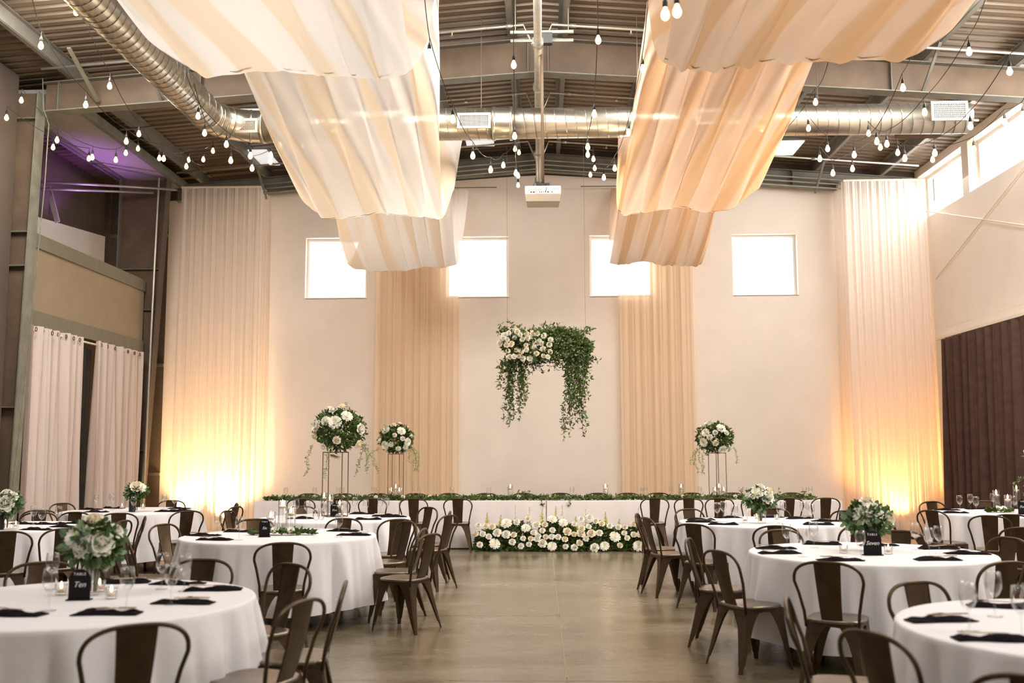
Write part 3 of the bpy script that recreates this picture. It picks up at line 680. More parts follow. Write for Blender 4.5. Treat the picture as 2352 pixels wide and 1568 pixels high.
wT = (hx1 - hx0) / 4
for i in range(4):
    cx = hx0 + wT * (i + .5); cy = (HY0 + HY1) / 2
    t = thing('banquet_table', (cx, cy, 0), nm4[i] + ' rectangular folding table of the long head table', 'table', 'head table sections')
    MB().box((-wT / 2 + .03, -.36, .73), (wT / 2 - .03, .36, .757)).ob('tabletop', M['ply'], t)
    for sx in (-1, 1):
        for sy in (-1, 1): MB().tube([(sx * .95, sy * .3, .73), (sx * .95, sy * .3, 0)], .014, 8).ob('leg', M['tleg'], t)
    c_ = rect_cloth(wT - .03, .75, 70 + i).ob('tablecloth', M['hlinen'], None, True); c_.location = (cx, cy, ZT)
    c_.data.set_sharp_from_angle(angle=math.radians(50)) if hasattr(c_.data, 'set_sharp_from_angle') else None
    tag(c_, 'pale grey linen over the ' + nm4[i] + ' section of the head table', 'tablecloth', 'head table cloths')

# ------------------------------------------------------------------ metal cafe chair
def make_chair():
    t = thing('cafe_chair', (0, 0, 0), 'x', 'chair', 'bronze metal cafe chairs')
    # seat: rounded square, slightly dished, rolled edge
    def ring(r, z, n=40):
        out = []
        for i in range(n):
            a = 2 * PI * i / n; c, s = math.cos(a), math.sin(a); e = 3.6
            k = (abs(c) ** e + abs(s) ** e) ** (-1 / e); out.append((r * k * c * 1.02, r * k * s + (.0 if s < 0 else .004), z))
        return out
    mb = MB(); R = [ring(.03, .441), ring(.11, .443), ring(.155, .449), ring(.176, .452), ring(.184, .447), ring(.184, .432), ring(.176, .430), ring(.12, .428), ring(.02, .428)]
    for r in R: mb.v += r
    n = 40; mb.f.append(tuple(range(n))); mb.f.append(tuple(range(8 * n, 9 * n))[::-1])
    for j in range(8):
        for i in range(n): a, b = j * n + i, j * n + (i + 1) % n; mb.f.append((a, a + n, b + n, b))
    mb.ob('seat', M['seat'], t, True)
    # back frame: one bent tube from the rear seat corners over the top
    pts = []
    for i in range(27):
        a = PI * i / 26
        if i == 0: pts += [(-.168, -.165, .40), (-.176, -.178, .50), (-.200, -.205, .62)]
        e = 2.7; c, s = math.cos(PI - a), math.sin(a); k = (abs(c) ** e + abs(s) ** e + 1e-9) ** (-1 / e)
        z = .70 + .132 * k * s; pts.append((.220 * k * c, -.217 - .055 * (z - .62) / .21, z))
        if i == 26: pts += [(.200, -.205, .62), (.176, -.178, .50), (.168, -.165, .40)]
    MB().tube(pts, .0105, 8).ob('back_frame', M['chair'], t, True)
    # splat: curved vertical plate with turned edges
    def sp(u, v):
        z = .435 + (.826 - .435) * v; w = .066 + .020 * v; x = (u * 2 - 1) * w
        y = -.168 - .102 * v - .012 * math.sin(PI * v) - .006 * (1 - (2 * u - 1) ** 2)
        return (x, y, z)
    mb = MB().grid(sp, 6, 8); mb.grid(lambda u, v: (sp(u, v)[0], sp(u, v)[1] + .004, sp(u, v)[2]), 6, 8, flip=True)
    mb.add([sp(0, v / 8) for v in range(9)] + [(sp(0, v / 8)[0], sp(0, v / 8)[1] + .01, sp(0, v / 8)[2]) for v in range(9)], [(i, i + 1, i + 10, i + 9) for i in range(8)])
    mb.add([sp(1, v / 8) for v in range(9)] + [(sp(1, v / 8)[0], sp(1, v / 8)[1] + .01, sp(1, v / 8)[2]) for v in range(9)], [(i, i + 9, i + 10, i + 1) for i in range(8)])
    mb.ob('backrest', M['chair'], t, A40)
    MB().box((-.035, -.262, .755), (.035, -.255, .80)).ob('emboss', M['chair'], t) if False else None
    # legs: L-section tapered sheet legs with a rolled outer corner
    for sx in (-1, 1):
        for sy in (-1, 1):
            foot = (.222, .205) if sy > 0 else (.218, -.262)
            def corner(z):
                f = (1 - z / .428); f = f ** 1.12
                return (.168 + (foot[0] - .168) * f) * sx, (.168 * sy + (foot[1] - .168 * sy) * f)
            rows = [(.428, .140), (.40, .120), (.365, .098), (.31, .078), (.22, .060), (.12, .045), (.055, .034), (.045, .026), (.0, .024)]
            mb = MB(); th = .005
            for z, w in rows:
                x, y = corner(z); ix, iy = -sx, -sy; c = .012
                mb.v += [(x + ix * w, y, z), (x + ix * c, y, z), (x, y + iy * c, z), (x, y + iy * w, z),
                         (x + ix * th, y + iy * w, z), (x + ix * (c + th * .4), y + iy * (c + th * .4), z), (x + ix * w, y + iy * th, z)]
            for j in range(len(rows) - 1):
                for i in range(7): a, b = j * 7 + i, j * 7 + (i + 1) % 7; mb.f.append((a, b, b + 7, a + 7))
            mb.f += [tuple(range(7))[::-1], tuple(len(rows) * 7 - 7 + i for i in range(7))]
            lg = mb.ob('leg', M['chair'], t, A40)
    # aprons with arched underside between the legs
    for q in range(4):
        R3 = Matrix.Rotation(q * PI / 2, 3, 'Z'); mb = MB(); n = 16; off = .170
        for i in range(n + 1):
            u = -1 + 2 * i / n; x = u * .168; zb = .285 + .112 * math.sqrt(max(0, 1 - (u * .99) ** 2))
            for y in (-off, -off + .004):
                for z in (zb + .01, .430): mb.v.append(tuple(R3 @ Vector((x, y, z))))
        for i in range(n):
            a = i * 4; b = a + 4; mb.f += [(a, b, b + 1, a + 1), (a + 2, a + 3, b + 3, b + 2), (a, a + 2, b + 2, b)]
        mb.ob('apron', M['chair'], t)
    return t
chair0 = make_chair(); chair_used = False
def place_chair(cx, cy, ang, label):
    """ang: direction the sitter faces"""
    global chair_used
    if chair_used: c = copy_tree(chair0)
    else: c = chair0; chair_used = True
    c.location = (cx, cy, 0); c.rotation_euler = (0, 0, ang - PI / 2); c['label'] = label
    return c
CH = [
 ('TL1', 308, 1428, 'backing the camera at'), ('TL1', 665, 1376, 'at the near aisle corner of'), ('TL1', 783, 1337, 'turned sideways on the aisle side of'),
 ('TL1', 650, 1297, 'at the far right side of'), ('TL1', 455, 1287, 'behind, right of centre, at'), ('TL1', 98, 1291, 'behind, left of centre, at'),
 ('TL2', 650, 1246, 'backing the camera at'), ('TL2', 358, 1224, 'at the left end of'), ('TL2', 452, 1206, 'at the far left side of'), ('TL2', 596, 1196, 'at the far side of'),
 ('TL2', 752, 1196, 'behind, right of the centre of'), ('TL2', 866, 1201, 'at the far right side of'), ('TL2', 962, 1214, 'on the aisle side, farther, of'), ('TL2', 988, 1226, 'on the aisle side, nearer, of'),
 ('TL3', 575, 1173, 'at the left end of'), ('TL3', 912, 1192, 'backing the camera at the right of'), ('TL3', 1015, 1174, 'on the aisle side, farther, of'), ('TL3', 1030, 1183, 'on the aisle side, nearer, of'),
 ('TL3', 720, 1167, 'at the far side of'), ('TL3', 912, 1168, 'at the far right side of'),
 ('TL4', 273, 1178, 'backing the camera, left of two, at'), ('TL4', 430, 1173, 'backing the camera, right of two, at'), ('TL4', 505, 1156, 'at the right end, farther, of'), ('TL4', 541, 1163, 'at the right end, nearer, of'),
 ('TL4', 195, 1157, 'at the far left side of'), ('TL4', 345, 1155, 'at the far side of'),
 ('TL5', 15, 1220, 'backing the camera at'), ('TL5', 148, 1213, 'at the near right side of'), ('TL5', 283, 1195, 'at the right end, leaning back, of'), ('TL5', 212, 1189, 'at the far right side of'), ('TL5', 165, 1177, 'behind, dark-backed, at'), ('TL5', 52, 1187, 'at the far left side of'), ('TL5', 108, 1166, 'farthest behind'),
 ('TR2', 1899, 1290, 'backing the camera, left of two, at'), ('TR2', 2298, 1288, 'backing the camera, right of two, at'), ('TR2', 1656, 1264, 'on the aisle side, nearer, of'), ('TR2', 1637, 1238, 'on the aisle side, farther, of'),
 ('TR2', 1843, 1224, 'at the far left side of'), ('TR2', 2058, 1223, 'at the far side of'), ('TR2', 2268, 1236, 'at the far right side of'),
 ('TR3', 1592, 1203, 'at the near aisle corner of'), ('TR3', 1502, 1188, 'on the aisle side, nearer, of'), ('TR3', 1535, 1180, 'on the aisle side, farther, of'), ('TR3', 1783, 1207, 'backing the camera, left of two, at'), ('TR3', 1972, 1206, 'backing the camera, right of two, at'),
 ('TR3', 1625, 1172, 'at the far left side of'), ('TR3', 1768, 1171, 'at the far side of'), ('TR3', 1900, 1175, 'at the far right side of'),
 ('TR4', 2080, 1160, 'at the left end, farther, of'), ('TR4', 2140, 1172, 'at the left end, nearer, of'), ('TR4', 2160, 1153, 'at the far left side of'), ('TR4', 2322, 1181, 'backing the camera at'), ('TR4', 2268, 1193, 'at the near left side of'), ('TR4', 2352, 1211, 'nearest the camera at'), ('TR4', 2262, 1150, 'at the far side of'),
 ('TR1', 2105, 1336, 'at the far left side of'), ('TR1', 1842, 1376, 'on the aisle side, farther, of'), ('TR1', 2005, 1452, 'on the aisle side, nearer, of'), ('TR1', 2385, 1553, 'backing the camera at'), ('TR1', 2310, 1312, 'at the far side of')]
NOCLAMP = {('TR1', 2105), ('TR1', 2005), ('TL4', 541), ('TR4', 2352), ('TL5', 283), ('TL2', 988)}
placed = []
for k, px, py, ph in CH:
    if (k, px) == ('TR1', 2310): continue
    B = P(px, py, z=.835); c = T[k]; f = Vector((c.x - B.x, c.y - B.y, 0)); f.normalize(); ctr = Vector((B.x, B.y, 0)) + f * .262
    d = (Vector((c.x, c.y, 0)) - ctr).length
    if (k, px) not in NOCLAMP: d2 = min(max(d, 1.14), 1.70); ctr = Vector((c.x, c.y, 0)) - f * d2
    for _ in range(40):
        mv = False
        for o in placed:
            w = ctr - o
            if w.length < .36: ctr = o + (w.normalized() if w.length > .01 else Vector((0, -1, 0))) * .37; mv = True
        if not mv: break
    placed.append(ctr.copy())
    place_chair(ctr.x, ctr.y, math.atan2(f.y, f.x), 'bronze metal chair ' + ph + ' ' + TDEF[k][2])
front = [690, 771, 855, 950, 1050, 1502, 1582, 1652, 1738, 1812, 1896]
for i, px in enumerate(front):
    B = P(px, 1148, Y=HY0 - .62); place_chair(B.x, HY0 - .36, PI / 2 + random.uniform(-.06, .06), 'bronze metal chair, %s from the left along the near side of the head table' % ORD[i])
rear = [712, 790, 867, 954, 1034, 1115, 1202, 1286, 1372, 1440, 1513, 1588, 1682, 1745, 1820]
for i, px in enumerate(rear):
    B = P(px, 1136, Y=HY1 + .56); place_chair(B.x, HY1 + .30, -PI / 2 + random.uniform(-.06, .06), 'bronze metal chair, %s from the left along the far side of the head table' % ORD[i])

# ------------------------------------------------------------------ tableware prototypes
def gob_mesh(n=28):
    pr = [(0, .0), (.033, .001), (.034, .003), (.012, .007), (.0055, .014), (.0045, .05), (.0048, .078), (.009, .088), (.024, .104), (.034, .128), (.0365, .150), (.035, .175), (.031, .205), (.0298, .205), (.0335, .175), (.035, .150), (.0325, .129), (.023, .107), (.008, .093), (0, .091)]
    return MB().lathe(pr, n).mesh('goblet', M['glass'], True)
GOB = gob_mesh()
def napkin_mesh(seed):
    rnd = random.Random(seed); a, b, c = [rnd.uniform(0, 6.28) for _ in range(3)]; nx, ny = 22, 8; mb = MB()
    def top(u, v):
        x = (u - .5) * .32; y = (v - .5) * .105 * (1 + .12 * math.sin(5 * u + a)) + .008 * math.sin(7 * u + b)
        e = min(1, 6 * min(u, 1 - u, v, 1 - v) + .15)
        return (x, y, .004 + (.013 + .007 * math.sin(9 * u + c) + .004 * math.sin(16 * u + 9 * v + b) + .004 * (v > .5)) * e)
    mb.grid(top, nx, ny); mb.grid(lambda u, v: (top(u, v)[0], top(u, v)[1], 0.0006), nx, ny, flip=True)
    R = []
    for i in range(nx): R.append((i / nx, 0, (i + 1) / nx, 0))
    for i in range(ny): R.append((1, i / ny, 1, (i + 1) / ny))
    for i in range(nx): R.append((1 - i / nx, 1, 1 - (i + 1) / nx, 1))
    for i in range(ny): R.append((0, 1 - i / ny, 0, 1 - (i + 1) / ny))
    for u0, v0, u1, v1 in R:
        p, q = top(u0, v0), top(u1, v1); mb.add([p, q, (q[0], q[1], .0006), (p[0], p[1], .0006)], [(0, 3, 2, 1)])
    return mb.mesh('napkin', M['napkin'], True)
NAPK = [napkin_mesh(i) for i in range(4)]
def fork_parts():
    h = MB(); h.box((-.085, -.004, 0), (.02, .004, .003)); h.box((-.10, -.0065, 0), (-.085, .0065, .003)); h.box((.02, -.011, 0), (.045, .011, .003))
    tn = MB()
    for i in range(4): tn.box((.045, -.011 + i * .0065, 0), (.085, -.0085 + i * .0065, .002))
    return h.mesh('fork', M['silver']), tn.mesh('tines', M['silver'])
FH, FT = fork_parts()
def knife_mesh():
    mb = MB(); mb.box((-.10, -.006, 0), (-.01, .006, .005)); mb.add([(-.01, -.005, 0), (.09, -.009, 0), (.105, .004, 0), (-.01, .006, 0), (-.01, -.005, .002), (.09, -.009, .001), (.105, .004, .001), (-.01, .006, .002)],
         [(0, 3, 2, 1), (4, 5, 6, 7), (0, 1, 5, 4), (1, 2, 6, 5), (2, 3, 7, 6), (3, 0, 4, 7)])
    return mb.mesh('knife', M['silver'])
KN = knife_mesh()
def single(name, me, loc, label, cat, group=None, rz=0, sc=1, rot=None):
    o = bpy.data.objects.new(name, me); C.objects.link(o); o.location = loc; o.rotation_euler = rot or (0, 0, rz); o.scale = (sc,) * 3; return tag(o, label, cat, group)
GB = dict(TL1=[(118, 1354), (112, 1403), (240, 1349), (290, 1399), (371, 1353), (392, 1388), (423, 1358)], TL2=[(500, 1229), (549, 1240), (744, 1214), (778, 1233), (726, 1216)],
    TL3=[(680, 1186), (705, 1192), (744, 1193), (789, 1193), (825, 1177), (840, 1187), (879, 1180), (891, 1181)], TL4=[(220, 1171), (248, 1166), (258, 1171), (306, 1177), (377, 1169), (400, 1171)],
    TL5=[(23, 1214), (76, 1205), (95, 1213), (133, 1207)], TR1=[(2227, 1450), (2286, 1416), (2348, 1462)], TR2=[(2104, 1262), (2135, 1277), (2158, 1271), (1978, 1286), (1808, 1264), (1844, 1278), (1870, 1257)],
    TR3=[(1648, 1197), (1662, 1193), (1688, 1205), (1720, 1194), (1800, 1192), (1792, 1201), (1846, 1194), (1864, 1202)], TR4=[(2205, 1175), (2230, 1171), (2243, 1179), (2281, 1168), (2331, 1177)])
NK = dict(TL1=[(30, 1412), (247, 1410), (422, 1385), (490, 1355), (452, 1334), (322, 1322)], TL2=[(463, 1230), (493, 1240), (552, 1221), (797, 1219), (820, 1229)],
    TL3=[(690, 1191), (845, 1193), (884, 1185), (912, 1187), (832, 1180)], TL4=[(204, 1170), (222, 1176), (250, 1166), (382, 1175), (411, 1168), (430, 1173)],
    TL5=[(54, 1203), (97, 1218), (114, 1203), (150, 1210), (176, 1203)], TR1=[(2124, 1424), (2235, 1474), (2300, 1394)], TR2=[(2157, 1260), (2222, 1272), (2154, 1286), (1930, 1287), (1763, 1259), (1780, 1271), (1888, 1250), (2018, 1253)],
    TR3=[(1610, 1194), (1606, 1199), (1644, 1206), (1672, 1189), (1770, 1188), (1838, 1191), (1900, 1197), (1882, 1205)], TR4=[(2166, 1171), (2194, 1178), (2228, 1167)])
def ordn(i, n):
    return ('leftmost' if i == 0 else 'rightmost' if i == n - 1 else ORD[i] + ' from left')
def in_table(p, k, rmax):
    c = T[k]; d = Vector((p.x - c.x, p.y - c.y, 0))
    if d.length > rmax: d = d.normalized() * rmax
    return c.x + d.x, c.y + d.y
for k in TDEF:
    g = [in_table(P(a, b, z=ZT), k, .80) for a, b in GB[k]]; g.sort(key=lambda q: screen_x((q[0], q[1], ZT)))
    for i, (x, y) in enumerate(g):
        single('goblet', GOB, (x, y, ZT + .0005), 'stemmed water goblet, ' + ordn(i, len(g)) + ' of those on ' + TDEF[k][2], 'glass', 'water goblets on ' + TDEF[k][2], sc=1.03)
    g = [in_table(P(a, b, z=ZT), k, .72) for a, b in NK[k]]
    for i in range(len(g)):
        for _ in range(20):
            for j in range(i):
                dx, dy = g[i][0] - g[j][0], g[i][1] - g[j][1]
                if abs(dx) < .34 and abs(dy) < .13: g[i] = (g[i][0] + (.01 if dx >= 0 else -.01) * (abs(dx) > .15), g[i][1] + (.012 if dy >= 0 else -.012)); g[i] = in_table(Vector((g[i][0], g[i][1], 0)), k, .74)
    g.sort(key=lambda q: screen_x((q[0], q[1], ZT)))
    for i, (x, y) in enumerate(g):
        rz = random.uniform(-.22, .22) + (PI if random.random() < .5 else 0)
        single('napkin', NAPK[i % 4], (x, y, ZT + .0005), 'folded black napkin, ' + ordn(i, len(g)) + ' of those on ' + TDEF[k][2], 'napkin', 'black napkins on ' + TDEF[k][2], rz)
        if k in ('TL1', 'TL2', 'TR1', 'TR2', 'TR3'):
            f = thing('fork', (x + .04 * math.cos(rz), y + .04 * math.sin(rz) - .012, ZT + .0275), 'silver fork, napkin ' + ordn(i, len(g)) + ' on ' + TDEF[k][2], 'fork', 'forks on the napkins', rz + PI + .12)
            kid('handle', FH, f); kid('tines', FT, f)
            single('knife', KN, (x + .04 * math.cos(rz), y + .04 * math.sin(rz) + .016, ZT + .0275), 'silver knife, napkin ' + ordn(i, len(g)) + ' on ' + TDEF[k][2], 'knife', 'knives on the napkins', rz + PI - .1)

# ------------------------------------------------------------------ candles
FLM = MB().lathe([(0, 0), (.006, .006), (.0085, .016), (.006, .030), (.002, .044), (0, .048)], 10).mesh('flame', M['flame'], True)
WICK = MB().tube([(0, 0, 0), (0, 0, .012)], .0012, 5).mesh('wick', M['black'])
VOTW = MB().lathe([(0, 0), (.019, 0), (.019, .018), (.004, .016), (0, .016)], 18).mesh('wax', M['wax'], True)
FLOW = MB().lathe([(0, 0), (.026, .003), (.036, .016), (.037, .026), (.028, .030), (0, .028)], 22).mesh('wax', M['wax'], True)
VOTG = MB().lathe([(0, 0), (.029, 0), (.034, .062), (.0315, .062), (.027, .014), (0, .012)], 22).mesh('votive_glass', M['glass'], True)
def cyl_mesh(h): return MB().lathe([(0, 0), (.044, 0), (.045, .003), (.045, h), (.042, h), (.042, .012), (0, .010)], 28).mesh('cylinder_vase', M['glass'], True)
CYL = {h: cyl_mesh(h) for h in (.20, .25, .30)}
WAT = {h: MB().lathe([(0, .012), (.0415, .012), (.0415, h - .075), (0, h - .075)], 24).mesh('water', M['water'], True) for h in (.20, .25, .30)}
candle_pts = []
def votive(p, lab, group):
    single('votive_glass', VOTG, (p[0], p[1], ZT + .0005), 'small clear votive glass ' + lab, 'candle holder', group)
    c = thing('tealight', (p[0], p[1], ZT + .0145), 'lit ivory tealight inside the votive glass ' + lab, 'candle', 'lit tealights'); kid('wax', VOTW, c); kid('wick', WICK, c, (0, 0, .016)); kid('flame', FLM, c, (0, 0, .022), sc=.8)
def cylinder(p, h, lab, group, base=ZT):
    v = single('cylinder_vase', CYL[h], (p[0], p[1], base + .0005), 'clear glass cylinder ' + lab, 'vase', group); kid('water', WAT[h], v)
    c = thing('floating_candle', (p[0], p[1], base + h - .085), 'floating candle in the cylinder ' + lab, 'candle', 'floating candles'); kid('wax', FLOW, c); kid('wick', WICK, c, (0, 0, .028)); kid('flame', FLM, c, (0, 0, .035), sc=1.25)
    candle_pts.append((p[0], p[1], base + h - .01))
for k, L in dict(TL1=[(140, 1366), (228, 1358), (255, 1375)], TL4=[(280, 1168), (328, 1169)], TL5=[(12, 1208), (36, 1212)], TR2=[(1938, 1270), (2041, 1272)], TR3=[(1711, 1199), (1785, 1196), (1738, 1194)]).items():
    L = sorted(L)
    for i, a in enumerate(L): votive(P(a[0], a[1], z=ZT), ordn(i, len(L)) + ' on ' + TDEF[k][2], 'votive glasses')
for k, L in dict(TL2=[(622, 1222, .20), (648, 1217, .30), (668, 1224, .25)], TL3=[(744, 1176, .25), (757, 1184, .25), (780, 1187, .20)], TR4=[(2290, 1168, .25), (2316, 1171, .20), (2337, 1165, .30)]).items():
    for i, a in enumerate(L): cylinder(P(a[0], a[1], z=ZT), a[2], ['left', 'middle', 'right'][i] + ' of three on ' + TDEF[k][2], 'candle cylinders')
HL = [(899, .20), (909, .25), (917, .20), (1172, .25), (1391, .25), (1565, .25), (1643, .20), (1652, .25), (1663, .20), (1748, .25)]
for i, (px, h) in enumerate(HL):
    q = P(px, 1143, Y=HY0 + (.30 if i not in (1, 7) else .44)); cylinder((q.x, HY0 + (.30 if i not in (1, 7) else .44)), h, ordn(i, len(HL)) + ' along the head table', 'candle cylinders')
HG = [654, 723, 775, 786, 856, 869, 948, 962, 1037, 1123, 1314, 1475, 1484, 1541, 1609, 1701, 1713, 1848, 1864]
for i, px in enumerate(HG):
    q = P(px, 1143, Y=HY0 + .52); single('goblet', GOB, (q.x, HY0 + (.5 if i % 2 else .58), ZT + .0005), 'stemmed water goblet, ' + ordn(i, len(HG)) + ' along the head table', 'glass', 'goblets on the head table', sc=1.0)

# ------------------------------------------------------------------ table signs
def sign(p, w, h, word, k, rz=0, top='TABLE'):
    t = thing('table_sign', (p[0], p[1], ZT + .0005), 'black arched table sign reading ' + word + ' on ' + TDEF[k][2].replace('the ' + word + ' sign table', 'a white table'), 'sign', 'arched table signs', rz)
    n = 20; mb = MB(); r = w / 2; pr = [(-r, 0), (r, 0)] + [(r * math.cos(a), h - r + r * math.sin(a)) for a in [PI * i / n for i in range(n + 1)]]
    m_ = len(pr); mb.v += [(x, 0, z) for x, z in pr] + [(x, .004, z) for x, z in pr]
    mb.f += [tuple(range(m_)), tuple(range(m_, 2 * m_))[::-1]] + [(i, i + m_, (i + 1) % m_ + m_, (i + 1) % m_) for i in range(m_)]
    mb.ob('panel', M['sign'], t); MB().box((-r * 1.1, -.02, 0), (r * 1.1, .03, .006)).ob('stand', M['sign'], t)
    for txt, z, s, sh in ((top, h * .80, w * .17, 0), (word, h * .42, w * (.36 if len(word) < 5 else .31), .35)):
        cu = bpy.data.curves.new('lettering', 'FONT'); cu.body = txt; cu.align_x = 'CENTER'; cu.size = s; cu.shear = sh; cu.extrude = .0004; cu.resolution_u = 3; cu.offset = 0
        if not sh: cu.space_character = 1.25
        tmp = bpy.data.objects.new('tmp', cu); C.objects.link(tmp); dg = bpy.context.evaluated_depsgraph_get()
        me = bpy.data.meshes.new_from_object(tmp.evaluated_get(dg)); bpy.data.objects.remove(tmp); me.materials.clear(); me.materials.append(M['ink'])
        o = kid('lettering', me, t, (0, -.0012, z), (PI / 2, 0, 0))
for k, (x, y), w, h, wd_ in (('TL1', (181, 1378), .115, .165, 'Ten'), ('TL2', (607, 1233), .10, .17, 'Six'), ('TL3', (768, 1187), .10, .17, 'Five'), ('TR2', (2005, 1275), .135, .185, 'Seven'), ('TR4', (2351, 1181), .12, .19, 'Four')):
    q = P(x, y, z=ZT); sign((q.x, q.y), w, h, wd_, k, random.uniform(-.12, .12))

# ------------------------------------------------------------------ flowers and greenery
def rnd_dir(r, up=0):
    while True:
        v = Vector((r.uniform(-1, 1), r.uniform(-1, 1), r.uniform(-1, 1)))
        if .05 < v.length < 1: v.normalize(); v.z += up; return v.normalized()
def leaf(mb, p, d, L, wd_, r):
    d = Vector(d).normalized(); n = d.cross(rnd_dir(r)).normalized(); s = d.cross(n); p = Vector(p)
    mb.add([p, p + d * L * .35 + s * wd_ + n * L * .05, p + d * L * .72 + s * wd_ * .75 + n * L * .02, p + d * L - n * L * .08, p + d * L * .72 - s * wd_ * .75 + n * L * .02, p + d * L * .35 - s * wd_ + n * L * .05, p + d * L * .5 - n * L * .04],
           [(0, 1, 6), (1, 2, 6), (2, 3, 6), (3, 4, 6), (4, 5, 6), (5, 0, 6)])
def petal_ring(mb, n, r0, z0, L, w, tilt, cup, off, r, jit=.1, pointed=.3):
    for i in range(n):
        a = 2 * PI * (i + off) / n + r.uniform(-jit, jit); c, s = math.cos(a), math.sin(a); t = tilt + r.uniform(-jit, jit)
        o = len(mb.v)
        for j, f in enumerate((0, .4, .8, 1)):
            ww = w * (.5, 1, .85, pointed)[j]; rr = r0 + L * f * math.cos(t) - cup * f * f * L * .4; zz = z0 + L * f * math.sin(t) + cup * f * f * L * .35
            for e in (-1, 0, 1):
                dz = (.18 * ww if e else 0); mb.v.append((rr * c - e * ww * s, rr * s + e * ww * c, zz + dz))
        for j in range(3):
            for e in range(2): q = o + j * 3 + e; mb.f.append((q, q + 1, q + 4, q + 3))
def rose_mesh(seed, m):
    r = random.Random(seed); mb = MB()
    for n, r0, z0, L, w, tl, cu in ((4, .05, .15, .55, .28, 1.5, .9), (5, .14, .1, .62, .34, 1.35, .7), (6, .22, .02, .68, .40, 1.1, .4), (7, .28, -.05, .72, .42, .75, .0), (7, .28, -.1, .74, .42, .3, -.3)):
        petal_ring(mb, n, r0, z0, L, w, tl, cu, r.random(), r, pointed=.55)
    mb.lathe([(0, -.3), (.2, -.15), (.22, .1), (.14, .5), (0, .56)], 10)
    return mb.mesh('rose', m, True)
def dahlia_mesh(seed, m):
    r = random.Random(seed); mb = MB()
    for n, r0, L, w, tl in ((16, .2, .8, .15, .02), (16, .18, .76, .14, .28), (15, .14, .68, .13, .55), (12, .1, .55, .12, .85), (9, .05, .42, .1, 1.15)):
        petal_ring(mb, n, r0, -.02, L, w, tl, .15, r.random(), r, jit=.12, pointed=.25)
    mb.lathe([(0, -.2), (.3, -.1), (.3, .12), (.0, .2)], 10)
    return mb.mesh('dahlia', m, True)
ROSE = [rose_mesh(1, M['petal']), rose_mesh(2, M['blush'])]; DAH = [dahlia_mesh(3, M['petal'])]
HRT = MB().lathe([(0, .0), (.12, .1), (.08, .34), (0, .38)], 8).mesh('flower_heart', M['heart'], True)
def aim(d):
    d = Vector(d).normalized(); return d.to_track_quat('Z', 'Y').to_euler()
def bloom(parent, p, d, size, kind, r):
    me = DAH[0] if kind == 'dahlia' else ROSE[0 if r.random() < .55 else 1]
    o = kid(kind, me, parent, p, aim(d), size)
    if kind == 'dahlia': kid('flower_heart', HRT, o)
    return o
def vine(mb, sm, p, L, r, ls, wd_, drift=.1, dens=40, d0=(0, 0, -1), droop=.5):
    p = Vector(p); d = Vector(d0).normalized(); pts = [p.copy()]; n = int(L * dens); st = L / max(n, 1)
    for i in range(n):
        d = (d + Vector((r.uniform(-1, 1), r.uniform(-1, 1), r.uniform(-1, 1))) * drift + Vector((0, 0, -1)) * droop * .12).normalized(); p = p + d * st; pts.append(p.copy())
        for _ in range(2):
            v = (rnd_dir(r) + d * .3).normalized(); leaf(mb, p + v * .006, v, ls * r.uniform(.7, 1.2), wd_ * r.uniform(.8, 1.1), r)
    sm.tube(pts[::2] + [pts[-1]], .0018, 4)
def spray(mb, c, rad, n, r, ls, wd_, flat=1.0, core=.45, upb=.15):
    for _ in range(n):
        v = rnd_dir(r); rr = rad * (core + (1 - core) * r.random()); p = Vector(c) + Vector((v.x * rr, v.y * rr, v.z * rr * flat))
        leaf(mb, p, (v + rnd_dir(r) * .9 + Vector((0, 0, upb))), ls * r.uniform(.7, 1.25), wd_ * r.uniform(.8, 1.2), r)
def bouquet(name, loc, rad, blooms, seed, label, group, nl=260, ls=.06, stems=.14, extra=0, euc=90):
    r = random.Random(seed); t = thing(name, loc, label, 'flowers', group)
    a = MB(); spray(a, (0, 0, 0), rad * .9, nl, r, ls, ls * .24, .8); a.ob('foliage', M['leaf'], t, kind='stuff')
    b = MB(); spray(b, (0, 0, -.01), rad * 1.15, euc, r, ls * .75, ls * .3, .7, .6); b.ob('eucalyptus', M['leaf2'], t, kind='stuff')
    for x, y, z, s, kd in blooms:
        d = Vector((x, y, z + .03)); bloom(t, (x * rad * 1.05, y * rad * 1.15, z * rad * 1.05), d + Vector((0, -.25, .25)), s * 1.12, kd, r)
    if stems:
        k = MB()
        for i in range(9): v = rnd_dir(r); k.tube([(v.x * .02, v.y * .02, -stems), (v.x * rad * .3, v.y * rad * .3, -rad * .2)], .0028, 5)
        k.ob('stems', M['vinestem'], t, kind='stuff')
    return t
def vase(p, h, rr, m, label, lite=False):
    mb = MB().lathe([(0, 0), (rr * .96, 0), (rr, .004), (rr, h), (rr * .93, h), (rr * .93, .012), (0, .01)], 28); o = mb.ob('flower_vase', m, None, A40); o.location = (p[0], p[1], ZT + .0005)
    tag(o, label, 'vase'); return o
q = P(212, 1366, z=ZT); vase(q, .125, .036, M['glass'], 'clear glass vase behind the Ten sign')
bouquet('table_bouquet', (q.x, q.y, ZT + .29), .135, [(-.35, -.6, .3, .075, 'dahlia'), (.55, -.6, .0, .062, 'rose'), (.05, -.2, .75, .06, 'rose'), (-.7, -.3, .05, .05, 'rose'), (.75, .1, .4, .045, 'rose'), (-.1, -.75, -.15, .05, 'rose')], 1, 'large ivory rose and eucalyptus bouquet behind the Ten sign', 'table bouquets', 420, .075, .27, euc=170)
q = P(303, 1175, z=ZT); vase(q, .15, .042, M['blackm'], 'black cylinder vase on the table by the pale curtains')
